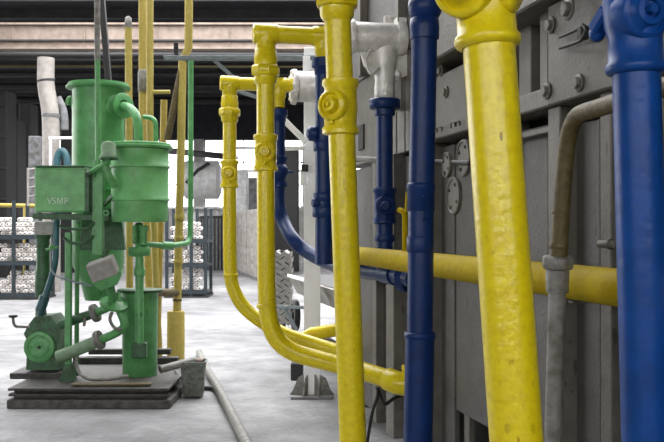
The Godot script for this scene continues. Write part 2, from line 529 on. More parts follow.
# ---------------------------------------------------------------- the furnace
func build_furnace() -> void:
	var t := thing("furnace", "long grey steel industrial furnace with bolted plates behind the pipes", "furnace", W(3.4, 2.4, 0))
	var fm: Material = M.furnace
	var pm: Material = M.furnace_panel
	part(t, "core", wbox(mb(), 0.3, 6.5, 1.75, 3.4, 0.14, 3.3), M.furnace_core)
	# upright posts (pixel column at their face) from the sill to the first beam
	for q in [[548.0, 560.0, 1.49], [600.0, 611.0, 1.49], [640.0, 664.0, 1.49], [500.0, 512.0, 1.52], [425.0, 432.0, 1.50], [386.0, 393.5, 1.49], [372.0, 376.0, 1.50]]:
		part(t, "post", wbox(mb(), WU(q[0], q[2]), WU(q[1], q[2]), q[2], 1.6, 0.16, 1.84, 0.004), fm)
	# lower panels between the posts; their lower ends leave the dark fire openings
	for q in [[560.0, 600.0, 0.2, 1.775], [611.0, 640.0, 0.2, 1.775], [512.0, 548.0, 0.5, 1.8], [456.0, 500.0, 0.50, 1.82], [432.0, 454.5, 0.2, 1.82], [405.0, 425.0, 0.2, 1.82], [393.5, 404.5, 0.34, 1.82], [376.0, 385.5, 0.2, 1.82], [349.0, 372.0, 0.18, 1.82]]:
		part(t, "panel", wbox(mb(), WU(q[0], 1.555), WU(q[1], 1.555), 1.555, 1.585, q[2], q[3], 0.004), pm)
	for q in [[469.0, 464.0], [520.0, 516.0]]:
		part(t, "foot_strip", wbox(mb(), WU(q[0], 1.57), WU(q[1], 1.57), 1.57, 1.6, 0.1, 0.6, 0.003), fm)
	part(t, "sill", wbox(mb(), 0.3, 3.5, 1.5, 1.7, 0.1, 0.2, 0.01), fm)
	part(t, "ledge", wbox(mb(), WU(549, 1.5), WU(468, 1.5), 1.5, 1.57, 1.755, 1.78, 0.004), fm)
	# beam and plates of the upper tier
	part(t, "beam", wbox(mb(), WU(549, 1.46), WU(488, 1.46), 1.46, 1.6, 1.84, 1.913, 0.006), fm)
	var pl := part(t, "cover_plate", wbox(mb(), 0.5, WU(548, 1.455), 1.455, 1.6, 1.84, 2.2, 0.006), fm)
	var p2 := part(t, "cover_plate", wbox(mb(), WU(488, 1.46), WU(413, 1.46), 1.46, 1.6, 1.84, 2.15, 0.006), fm)
	part(t, "beam", wbox(mb(), 0.3, WU(413, 1.4), 1.40, 1.6, 2.205, 2.42, 0.008), fm)
	for q in [[413.0, 405.5], [404.5, 397.0], [396.0, 378.0], [377.0, 347.0]]:
		part(t, "end_panel", wbox(mb(), WU(q[0], 1.53), WU(q[1], 1.53), 1.53, 1.66, 1.84, 2.42, 0.005), fm)
	for q in [[548.0, 540.0, 1.50], [531.0, 519.0, 1.53], [512.0, 500.0, 1.51], [436.0, 432.0, 1.47], [424.0, 410.0, 1.5], [463.0, 470.0, 1.5]]:
		part(t, "rib", wbox(mb(), WU(q[0], q[2]), WU(q[1], q[2]), q[2], 1.66, 1.9, 2.21, 0.004), fm)
	part(t, "recess_panel", wbox(mb(), 0.5, 6.5, 1.58, 1.66, 1.85, 2.25), pm)
	part(t, "top_panel", wbox(mb(), 0.3, 4.4, 1.52, 1.66, 2.42, 3.2, 0.005), pm)
	part(t, "top_panel", wbox(mb(), 4.42, 6.5, 1.52, 1.66, 2.42, 3.2, 0.005), pm)
	for u in [1.2, 2.6, 4.0, 5.0, 5.9]:
		part(t, "rib", wbox(mb(), u, u + 0.07, 1.47, 1.55, 2.42, 3.2, 0.004), fm)
	part(t, "roof_plate", wbox(mb(), 0.25, 6.55, 1.45, 3.45, 3.2, 3.26, 0.01), fm)
	# bolts on plates and beam, with their hex heads towards the aisle
	for q in [[551.0, 25.0], [547.0, 91.0], [579.0, 83.0]]:
		bolt(pl, WP(q[0], q[1], 1.452), -NV, 0.021, fm)
	for q in [[441.0, 71.0], [446.0, 92.0], [472.0, 100.0], [427.0, 108.0]]:
		bolt(p2, WP(q[0], q[1], 1.457), -NV, 0.02, fm)
	bolt(t, WP(569, 9, 1.397), -NV, 0.026, fm)
	bolt(t, WP(632, -30, 1.397), -NV, 0.026, fm)
	# hook latch on the plate
	var lt := part(pl, "latch", mb().tube(spline([WP(560, 48, 1.44), WP(572, 44, 1.42), WP(581, 40, 1.41), WP(586, 30, 1.41), WP(583, 25, 1.42)], 5), 0.0065, 8), M.steel_dark, "dark bent latch rod on the cover plate")
	lt.name = "latch"
	part(pl, "latch_rod", mb().tube([WP(560, 37, 1.44), WP(572, 32, 1.43), WP(584, 26, 1.43)], 0.006, 8), M.steel_dark)
	part(pl, "latch_block", mb().box(WP(583, 33, 1.435), Vector3(0.03, 0.045, 0.03), Basis(TV, UP, NV), 0.004), M.steel_dark)
	# stamped marks and small hooks on the second plate
	for q in [[440.0, 128.0, 4.0], [454.0, 123.0, 5.0], [458.0, 122.0, 4.0]]:
		part(p2, "small_hook", mb().tube(rounded([WP(q[0] - 3, q[1] + q[2], 1.45), WP(q[0] - 3, q[1], 1.44), WP(q[0] + 2, q[1] - 1.0, 1.44), WP(q[0] + 2, q[1] + 3, 1.45)], 0.008, 3), 0.0035, 6), M.steel_dark)
	# stub bolt on the post beside the blue riser
	part(t, "stub_bolt", mb().cyl(WP(599, 244, 1.44), WP(616, 244.5, 1.46), 0.0125, 14, 0.002), fm)
	part(t, "stub_collar", mb().cyl(WP(608, 244, 1.45), WP(611, 244.3, 1.455), 0.017, 14, 0.002), fm)
	# peep slot and handle strip
	part(t, "slot_frame", wbox(mb(), WU(364.5, 1.53), WU(359.5, 1.53), 1.52, 1.57, 1.94, 2.11), M.black)
	# hanging inspection discs with rims
	for q in [[456.0, 196.0, 20.0], [466.0, 158.0, 19.0], [449.0, 165.0, 14.0]]:
		var c := WP(q[0], q[1], 1.44)
		var rr: float = q[2] * 0.0043
		var disc := part(t, "inspection_disc", mb().lathe(c, -NV, [[0, 0], [0, rr], [0.006, rr * 1.03], [0.018, rr], [0.02, rr * 0.9], [0.014, rr * 0.86], [0.014, 0]], 26), fm)
		for k in 4:
			var a := TAU * k / 4.0 + 0.5
			bolt(disc, c - NV * 0.014 + (TV * cos(a) + UP * sin(a)) * rr * 0.68, -NV, 0.007, M.steel_dark)
	# shaft of the discs
	part(t, "disc_shaft", mb().cyl(WP(430, 161, 1.5), WP(470, 163, 1.40), 0.012, 12), M.steel_dark)
	# scratched clamp frame drawn on the lower panel: a thin bent strap
	part(t, "strap", mb().tube(rounded([WP(430, 376, 1.545), WP(437, 376.5, 1.545), WP(435.5, 416, 1.545)], 0.01, 3), 0.004, 6), M.steel_dark)

# ---------------------------------------------------------------- yellow gas risers
func build_gas_lines() -> void:
	var y: Material = M.yellow
	var r := 0.05
	# riser next to the furnace latch, nearly in front of the lens
	var a0 := P(490, 60, 1.74)
	var a1 := P(518.5, 470, 1.70)
	var dir := (a1 - a0).normalized()
	var top := a0 - dir * 1.06
	var t := thing("gas_riser", "thick bright yellow gas riser leaning in front of the furnace latch plate", "pipe", Vector3(a1.x, 0, a1.z))
	var low := a0 + dir * 1.9
	low.y = max(low.y, 0.0)
	part(t, "pipe", mb().tube([top, a0.lerp(top, 0.4), a0, a1, Vector3(a1.x + 0.02, 0.0, a1.z)], r, 28), y)
	tee_valve(t, P(488, 46, 1.74), -dir, P(461, -15, 1.69), Vector3(-0.5, -0.05, 0.86), r, y)
	part(t, "branch_plug", mb().cyl(P(496, -8, 1.72), P(519, -2, 1.70), 0.032, 16, 0.006), y)
	part(t, "collar", mb().lathe(top, dir, ring_profile(r * 1.25, 0.03), 24), y)
	part(t, "arm", mb().tube(rounded([top + dir * 0.1, top, W(top.dot(TV), 1.5, top.y)], 0.05), r, 20), y)
	# three alike risers further along
	var specs := [[347.5, 3.37, Vector3(-0.5, 0, 0.86)], [265.5, 5.08, Vector3(0.02, 0.02, 1)], [229.5, 6.76, Vector3(0.06, 0.02, 1)]]
	var labels := ["tall yellow gas riser with plug valve standing next to the slim navy riser", "yellow gas riser whose lower bend sweeps to the furnace above the white column foot", "yellow gas riser with arm at the top beside the row of grey panels"]
	for i in 3:
		var s = specs[i]
		var d: float = s[1]
		var base := P(s[0], 228, d)
		base.y = 0
		var at := func(h: float) -> Vector3: return Vector3(base.x, h, base.z)
		t = thing("gas_riser", labels[i], "pipe", base)
		var u0: float = base.dot(TV)
		var dd0: float = base.dot(NV)
		var vh: float = [1.855, 1.82, 1.80][i]
		if i == 0:
			var b0 := P(339, 60, d)
			var b1 := P(353, 442, d)
			part(t, "pipe", mb().tube([b0 + (b0 - b1) * 0.66, b0, b1, Vector3(b1.x + 0.03, 0, b1.z)], r, 26), y)
			valve(t, P(340.5, 107, d), r * 1.0, s[2], y)
			union_nut(t, P(337, 0, d), UP, r, y)
			part(t, "collar", mb().lathe(P(337.5, 12, d), UP, ring_profile(r * 1.12, 0.015), 24), y)
			var tp := b0 + (b0 - b1) * 0.66
			part(t, "arm", mb().tube(rounded([tp - UP * 0.1, tp, W(tp.dot(TV), 1.5, tp.y)], 0.06), r, 20), y)
			continue
		var armh: float = P(s[0], [0, 34, 83.5][i], d).y
		part(t, "arm", mb().tube([W(u0, dd0 - 0.03, armh), W(u0, dd0 + 0.5, armh)], r * 0.98, 22), y)
		part(t, "top_tee", mb().lathe(W(u0, dd0 - 0.07, armh), NV, [[0, 0], [0, r * 1.0], [0.008, r * 1.12], [0.13, r * 1.12], [0.14, r]], 22).lathe(at.call(armh - 0.12), UP, [[0, r], [0.006, r * 1.12], [0.12, r * 1.1]], 22), y)
		union_nut(t, at.call(P(s[0], [0, 71, 112.5][i], d).y), UP, r, y)
		valve(t, at.call(vh), r, s[2], y)
		# drop and sweep towards the furnace
		if i == 1:
			var run := spline([P(266, 236, d), P(266.5, 285, d), P(268.5, 316, d), P(276, 338, d), P(291, 351, d), P(316, 359, d - 0.02), P(352, 368, d - 0.1), P(385, 378, d - 0.25), P(408, 385, d - 0.33)], 6)
			part(t, "pipe", mb().tube([at.call(armh - 0.1), at.call(P(0, 140, d).y)] + run, r, 24), y)
			part(t, "ring", mb().lathe(P(266.5, 306, d), UP, ring_profile(r * 1.06, 0.012), 22), y)
			var e := P(404, 384, d - 0.32)
			part(t, "end_elbow", mb().tube(spline([P(388, 379, d - 0.26), e, W(e.dot(TV), 1.6, e.y - 0.02)], 6), r * 1.22, 20), y)
			part(t, "grease_nipple", mb().cyl(e + UP * 0.05, e + UP * 0.1, 0.012, 10, 0.003), y)
		else:
			var run2 := spline([P(229.7, 236, d), P(230.5, 272, d), P(234, 290, d), P(244, 307, d), P(262, 322, d), P(285, 334, d), P(318, 345, d), P(352, 354, d - 0.1), P(380, 358, d - 0.15)], 6)
			part(t, "pipe", mb().tube([at.call(armh - 0.1), at.call(P(0, 160, d).y)] + run2, r, 24), y)
			part(t, "ring", mb().lathe(P(230.7, 275, d), UP, ring_profile(r * 1.06, 0.012), 22), y)
		# tee under the arm where the air drop begins
		var px: float = [0, 324, 278.5][i]
		var sx := 0.3
		for it in 30:
			var q := W(u0, dd0 + sx, armh)
			var got: float = 332.0 + F * q.x / -q.z
			sx += (px - got) / F * -q.z
		var tee := W(u0, dd0 + sx, armh)
		part(t, "tee", mb().lathe(tee, -UP, [[-0.055, 0.0], [-0.05, r * 1.0], [0.06, r * 1.12], [0.09, r * 1.12], [0.1, r * 0.95], [0.17, r * 0.95]], 20).lathe(tee - NV * 0.07, NV, [[0, r], [0.01, r * 1.14], [0.13, r * 1.14], [0.14, r]], 20), y)
		part(t, "nut", mb().hexa(W(u0, dd0 + sx + 0.08, armh), W(u0, dd0 + sx + 0.14, armh), r * 1.2, 8), y)
		build_air_drop(i, tee, u0, dd0 + sx, armh, d)

# silver header from the tee into the furnace and the navy pipe dropping from the tee
func build_air_drop(i: int, tee: Vector3, u0: float, ds: float, armh: float, d: float) -> void:
	var s: Material = M.silver
	var n: Material = M.navy
	var r := 0.05
	if i == 1:
		var h := thing("header", "silver painted burner header running into the furnace, navy pipe under it", "header", W(u0, 1.5, armh - 0.1))
		var hh := armh + 0.005
		part(h, "barrel", mb().lathe(W(u0, ds + 0.12, hh), NV, [[0, 0], [0, 0.06], [0.0, 0.082], [0.02, 0.088], [0.5, 0.088], [0.52, 0.08], [0.8, 0.08]], 28), s)
		part(h, "flange", mb().lathe(W(u0, ds + 0.14, hh), NV, [[0, 0.0], [0.0, 0.1], [0.012, 0.105], [0.03, 0.1], [0.03, 0.085]], 26), s)
		var blue_at := P(383.5, 120, d + 0.17)
		var bx := blue_at.dot(NV)
		part(h, "tee_body", mb().lathe(W(u0, bx, hh - 0.05), -UP, [[0, 0.07], [0.06, 0.075], [0.12, 0.062], [0.2, 0.056], [0.24, 0.06], [0.3, 0.06], [0.31, 0.05]], 22), s)
		part(h, "web", mb().prism(W(u0 + 0.02, bx - 0.15, hh - 0.06), NV, UP, PackedVector2Array([Vector2(0, 0), Vector2(0.3, 0), Vector2(0.3, -0.14), Vector2(0.22, -0.18), Vector2(0.1, -0.16), Vector2(0.03, -0.1)]), -TV * 0.04), s)
		part(h, "mount_plate", mb().box(W(u0 + 0.12, bx + 0.14, hh - 0.12), Vector3(0.03, 0.56, 0.22), Basis(TV, UP, NV), 0.006), s)
		part(h, "clamp", mb().lathe(W(u0, ds + 0.42, hh), NV, [[0, 0.088], [0.0, 0.1], [0.03, 0.104], [0.05, 0.1], [0.05, 0.088]], 26), s)
		part(h, "cap_lug", mb().box(W(u0, ds + 0.47, hh + 0.1), Vector3(0.09, 0.05, 0.1), Basis(TV, UP, NV), 0.01), s)
		part(h, "cap_nut", mb().ball(W(u0 - 0.05, bx + 0.065, hh - 0.21), 0.02, 12), s)
		part(h, "test_hose", mb().tube(spline([W(u0 - 0.06, bx - 0.1, hh - 0.08), W(u0 - 0.07, bx - 0.13, hh - 0.15), W(u0 - 0.07, bx - 0.1, hh - 0.22), W(u0 - 0.06, bx - 0.05, hh - 0.18)], 5), 0.008, 8), s)
		# second navy drop, under the silver tee
		var t2 := thing("air_pipe", "short navy air pipe with capped flange hanging under the silver header", "pipe", W(u0, bx, P(385, 272, d + 0.17).y))
		var yy := func(y: float) -> Vector3: return W(u0, bx, P(385, y, d + 0.17).y)
		part(t2, "pipe", mb().cyl(yy.call(270), yy.call(104), r * 0.95, 22), n)
		part(t2, "cap_flange", mb().lathe(yy.call(109.5), UP, [[0, 0.05], [0, 0.084], [0.006, 0.09], [0.05, 0.09], [0.056, 0.084], [0.056, 0.05]], 24), n)
		part(t2, "collar", mb().lathe(yy.call(117), UP, [[0, r * 0.95], [0.006, r * 1.2], [0.04, r * 1.22], [0.045, r]], 22), n)
		valve(t2, yy.call(206), r * 1.0, Vector3(0.0, 0, 1), n)
		part(t2, "collar", mb().lathe(yy.call(238), UP, ring_profile(r * 1.12, 0.02), 22), n)
	else:
		var h := thing("header", "silver drum header on the white column, fed by a yellow nut", "header", W(u0, ds + 0.3, armh - 0.13))
		part(h, "barrel", mb().lathe(W(u0, ds + 0.13, armh - 0.005), NV, [[0, 0], [0, 0.1], [0.012, 0.116], [0.4, 0.116], [0.44, 0.09], [0.75, 0.09]], 28), s)
		part(h, "flange", mb().lathe(W(u0, ds + 0.1, armh - 0.01), NV, [[0, 0], [0, 0.128], [0.008, 0.134], [0.03, 0.134], [0.035, 0.11]], 28), s)
		for k in 8:
			var a := TAU * k / 8.0
			bolt(h, W(u0, ds + 0.1, armh - 0.01) + (TV * cos(a) + UP * sin(a)) * 0.115, -NV, 0.011, s)
		part(h, "box_lug", mb().box(W(u0 - 0.1, ds + 0.1, armh - 0.08), Vector3(0.04, 0.05, 0.05), Basis(TV, UP, NV), 0.005), s)
	# navy drop from the tee
	var bot: float = [0, 262, 215][i]
	var dz := -tee.z
	var hb := P(332, bot, dz).y
	var labels := ["", "navy air drop with side knob between white column and tall yellow riser", "navy air drop with ball valve behind the second yellow riser, bending to the furnace"]
	var t := thing("air_drop", labels[i], "pipe", Vector3(tee.x, hb, tee.z))
	var ay := func(y: float) -> Vector3: return Vector3(tee.x, P(332, y, dz).y, tee.z)
	var y0: float = [0, 62, 112][i]
	part(t, "cap_collar", mb().lathe(ay.call(y0), -UP, [[-0.02, 0.03], [-0.02, 0.066], [0.03, 0.07], [0.04, 0.056], [0.07, 0.055], [0.075, r]], 22), n)
	if i == 1:
		part(t, "pipe", mb().cyl(ay.call(264), ay.call(62), r, 22), n)
		var kn: Vector3 = ay.call(134)
		part(t, "knob", mb().lathe(kn, Vector3(-1, 0, 0.35), [[0, 0.03], [0.05, 0.03], [0.055, 0.045], [0.085, 0.042], [0.1, 0.02], [0.1, 0]], 16), n)
		part(t, "collar", mb().lathe(ay.call(146), UP, ring_profile(r * 1.15, 0.03), 22), n)
		part(t, "collar", mb().lathe(ay.call(197), UP, ring_profile(r * 1.15, 0.025), 22), n)
		part(t, "collar", mb().lathe(ay.call(212), UP, ring_profile(r * 1.25, 0.03), 22), n)
		part(t, "knob", mb().lathe(ay.call(203), Vector3(-1, 0, 0.35), [[0, 0.03], [0.055, 0.03], [0.07, 0.022], [0.07, 0]], 16), n)
	else:
		part(t, "pipe", mb().cyl(ay.call(160), ay.call(112), r, 22), n)
		var vb: Vector3 = ay.call(172)
		part(t, "valve_ball", mb().ball(vb + Vector3(0.005, 0, 0.02), 0.072, 20).lathe(vb, UP, [[-0.12, r], [-0.115, r * 1.3], [-0.085, r * 1.32], [-0.07, r * 1.1], [0.07, r * 1.1], [0.085, r * 1.32], [0.115, r * 1.3], [0.12, r]], 22), n)
		part(t, "lever", mb().cyl(vb + Vector3(0.05, 0.0, 0.03), vb + Vector3(0.11, 0.0, 0.05), 0.01, 10), n)
		var pts := spline([ay.call(186), ay.call(205), P(284, 223, dz - 0.05), P(293, 239, dz - 0.2), P(309, 253, 6.55), P(335, 265, 6.2), P(364, 270.5, 5.6), P(388, 273.5, 5.22), P(414, 279, 4.85)], 7)
		part(t, "bend", mb().tube(pts, r, 22), n)
		part(t, "collar", mb().tube([P(384, 272.8, 5.27), P(396, 274.8, 5.1)], r * 1.2, 22), n)
		part(t, "flange", mb().lathe(P(402, 277, 5.0), Vector3(0.8, -0.1, 0.6), [[0, 0.05], [0, 0.08], [0.03, 0.084], [0.05, 0.08], [0.05, 0.05]], 22), n)

# ---------------------------------------------------------------- blue risers next to the viewer
func build_air_lines() -> void:
	var b: Material = M.blue
	var n: Material = M.navy
	var d := 1.95
	var x0 := P(636.5, 80, d)
	var x1 := P(646, 442, d)
	var r := 0.0505
	var t := thing("air_riser", "thick glossy blue air riser beside the bent brown pipe", "pipe", Vector3(x1.x, 0, x1.z))
	var dir := (x1 - x0).normalized()
	part(t, "pipe", mb().tube([x0 - dir * 0.7, x0, x1, Vector3(x1.x + 0.02, 0, x1.z)], r, 30), b)
	tee_valve(t, P(636, 73, d), -dir, P(648, 10, d - 0.06), Vector3(0.3, -0.02, 0.95), r, b)
	part(t, "lever_arm", mb().bar(P(612, 8, d + 0.02), P(598, 32, d + 0.06), 0.05, 0.03, Vector3(1, 0.4, 0), 0.006).ball(P(597, 34, d + 0.06), 0.018, 10), b)
	part(t, "arm", mb().tube(rounded([x0 - dir * 0.6, x0 - dir * 0.75, W((x0 - dir * 0.75).dot(TV), 1.5, (x0 - dir * 0.75).y)], 0.06), r, 20), b)
	# slim navy riser
	d = 3.45
	r = 0.049
	var at := func(x: float, y: float) -> Vector3: return P(x, y, d)
	var t2 := thing("air_riser", "slim navy air riser with ball elbow between the two big yellow risers", "pipe", Vector3(at.call(418, 300).x, 0, at.call(418, 300).z))
	var bm: Vector3 = at.call(418, 442)
	part(t2, "pipe", mb().tube([at.call(424.5, 4), at.call(424, 60), at.call(421.2, 200), at.call(420, 332), bm, Vector3(bm.x - 0.03, 0, bm.z)], r, 26), n)
	part(t2, "ball_elbow", mb().ball(at.call(425, 7), 0.066, 22), n)
	part(t2, "elbow", mb().tube(rounded([at.call(425, 0), at.call(425.5, -30), at.call(426, -110), W(at.call(426, -110).dot(TV), 1.5, at.call(426, -110).y)], 0.08), r, 22), n)
	part(t2, "coupling", mb().lathe(at.call(424.5, 39), UP, [[-0.004, r], [0, r * 1.13], [0.045, r * 1.16], [0.075, r * 1.1], [0.08, r]], 24), n)
	part(t2, "coupling", mb().lathe(at.call(421, 208), UP, [[-0.012, r], [-0.008, r * 1.08], [0.07, r * 1.06], [0.075, r * 1.14], [0.09, r * 1.12], [0.095, r]], 24), n)
	part(t2, "coupling", mb().lathe(at.call(420.3, 251), UP, [[-0.006, r], [0, r * 1.06], [0.05, r * 1.06], [0.056, r]], 24), n)
	part(t2, "sleeve", mb().tube([at.call(420, 334), bm, Vector3(bm.x - 0.03, 0.0, bm.z)], r * 1.14, 24), n)
	part(t2, "sleeve_rim", mb().lathe(at.call(420, 335), UP, ring_profile(r * 1.16, 0.012), 24), n)
	for q in [[424, 196], [424, 219], [424, 251]]:
		part(t2, "set_screw", mb().ball(P(q[0], q[1], d - r * 1.08), 0.007, 8), n)

# ---------------------------------------------------------------- pipes along the furnace face
func build_wall_lines() -> void:
	var t := thing("gas_main", "horizontal yellow gas main running along the furnace face at waist height", "pipe", W(4, 1.3, 1.23))
	part(t, "pipe", mb().tube([W(0.8, 1.3, 1.236), W(3.0, 1.3, 1.236), W(5.75, 1.3, 1.236)], 0.053, 26), M.yellow_shaded)
	for u in [1.2, 2.55]:
		part(t, "bracket", wbox(mb(), u, u + 0.03, 1.3, 1.58, 1.17, 1.2, 0.003), M.furnace)
		part(t, "clamp", mb().lathe(W(u, 1.3, 1.236), TV, [[0, 0.053], [0, 0.058], [0.03, 0.058], [0.03, 0.053]], 22), M.furnace)
	var stub := part(t, "test_cock", mb().tube(rounded([WP(405, 262, 1.3), WP(405, 212, 1.28), WP(399, 210, 1.26)], 0.02, 4), 0.014, 12), M.yellow_shaded)
	part(stub, "tap_handle", mb().bar(WP(406, 212, 1.27), WP(407, 193, 1.27), 0.02, 0.01, TV, 0.002), M.yellow_shaded)
	# bent brown pipe with union and grey lower leg
	var dd := 1.15
	t = thing("bent_pipe", "bent brown pipe with hex union and grey lower leg before the furnace", "pipe", WP(553, 470, dd))
	part(t, "upper_bend", mb().tube(rounded([WP(700, 76, dd), WP(625, 99.5, dd), WP(600, 107.5, dd), WP(571, 116, dd), WP(564, 170, dd), WP(558.5, 262, dd)], 0.16, 9), 0.0232, 20), M.brown_pipe)
	part(t, "weld_ring", mb().lathe(WP(560.5, 212, dd), UP, ring_profile(0.0245, 0.006), 18), M.brown_pipe)
	part(t, "weld_ring", mb().lathe(WP(559, 246, dd), UP, ring_profile(0.026, 0.008), 18), M.brown_pipe)
	part(t, "union_nut", mb().hexa(WP(557.5, 269, dd), WP(558, 256, dd), 0.043, 8), M.grey_pipe)
	part(t, "union_sleeve", mb().lathe(WP(557.4, 293, dd), UP, [[0, 0.024], [0.002, 0.031], [0.06, 0.033], [0.066, 0.028]], 20), M.grey_pipe)
	part(t, "lower_leg", mb().tube([WP(557.5, 285, dd), WP(553, 445, dd), WP(546, 700, dd)], 0.0245, 20), M.grey_pipe)
	# bright steel rod behind the navy drop
	solo("steel_rod", "thin bright steel rod level behind the capped navy pipe", "rod", P(375, 160, 5.4), mb().cyl(P(338, 158.3, 5.45), P(407, 161.5, 5.55), 0.018, 16), M.silver)
	# black cable hanging under the yellow sweep
	solo("cable", "black cable hanging in a bend under the swept yellow pipe", "cable", P(378, 400, 4.95), mb().tube(spline([P(377, 387, 4.93), P(378, 390, 4.93), P(381, 398, 4.92), P(385, 404, 4.9), P(394, 398, 4.95), P(405, 394, 5.0)], 5) , 0.011, 10).tube(spline([P(378, 389, 4.93), P(377, 398, 4.9), P(372, 414, 4.9), P(366, 450, 4.95)], 5), 0.009, 10), M.black)

# ---------------------------------------------------------------- white column, braces and rail
func build_column() -> void:
	var w: Material = M.white_paint
	var base := P(312, 228, 7.55)
	base.y = 0
	var bx := base.x
	var bz := base.z
	var t := thing("column", "white steel column with gusseted foot beside the furnace end", "column", base)
	var top := 2.9
	part(t, "web", mb().box(Vector3(bx, top / 2, bz - 0.05), Vector3(0.012, top, 0.1)), w)
	part(t, "flange", mb().box(Vector3(bx, top / 2, bz), Vector3(0.135, top, 0.014), Basis(), 0.003), w)
	part(t, "flange", mb().box(Vector3(bx, top / 2, bz - 0.11), Vector3(0.135, top, 0.014), Basis(), 0.003), w)
	part(t, "base_plate", mb().box(Vector3(bx, 0.01, bz - 0.05), Vector3(0.34, 0.02, 0.34)), M.concrete)
	for q in [[Vector3(bx - 0.066, 0.02, bz + 0.005), Vector3(-1, 0, 0)], [Vector3(bx + 0.066, 0.02, bz + 0.005), Vector3(1, 0, 0)], [Vector3(bx - 0.03, 0.02, bz), Vector3(-0.35, 0, 1)], [Vector3(bx + 0.03, 0.02, bz), Vector3(0.3, 0, 1)]]:
		var ez: Vector3 = q[1].cross(UP).normalized() * 0.012
		part(t, "gusset", mb().prism(q[0], q[1].normalized(), UP, PackedVector2Array([Vector2(0, 0), Vector2(0.12, 0), Vector2(0.09, 0.04), Vector2(0.05, 0.14), Vector2(0, 0.17)]), ez), M.grey_pipe)
	# cleats and braces
	var up0 := P(283, 119, 7.5)
	var up1 := P(306, 142, 7.5)
	part(t, "brace", mb().bar(P(276, 112, 7.52), up1, 0.05, 0.03, Vector3(1, 1, 0), 0.002), w)
	part(t, "tie_bar", mb().bar(P(272, 149, 7.52), P(306, 148, 7.52), 0.035, 0.02, Vector3(0, 1, 0), 0.002), w)
	part(t, "cleat", mb().box(P(305, 168, 7.5), Vector3(0.055, 0.06, 0.02), Basis(), 0.002), M.steel_dark)
	part(t, "cleat", mb().box(P(303, 178, 7.5), Vector3(0.04, 0.12, 0.012), Basis(), 0.002), w)
	# pale blue rail at head height of the column
	t = thing("pipe_rail", "pale blue-grey steel rail bolted across the top of the white column", "rail", P(236, 58, 7.5))
	part(t, "beam", mb().box((P(164, 58, 7.55) + P(315, 58, 7.55)) * 0.5, Vector3(P(315, 58, 7.55).x - P(164, 58, 7.55).x, 0.036, 0.05), Basis(), 0.003), M.rail)
	part(t, "diagonal", mb().bar(P(212, 58, 7.56), P(236, 80, 7.56), 0.032, 0.02, Vector3(1, 1, 0), 0.002), M.rail)
	part(t, "diagonal", mb().bar(P(228, 88, 7.6), P(262, 99, 7.6), 0.03, 0.02, Vector3(0, 1, 0), 0.002), M.rail)
	part(t, "hanger", mb().box(P(306.5, 64, 7.5), Vector3(0.06, 0.13, 0.02), Basis(), 0.002), w)

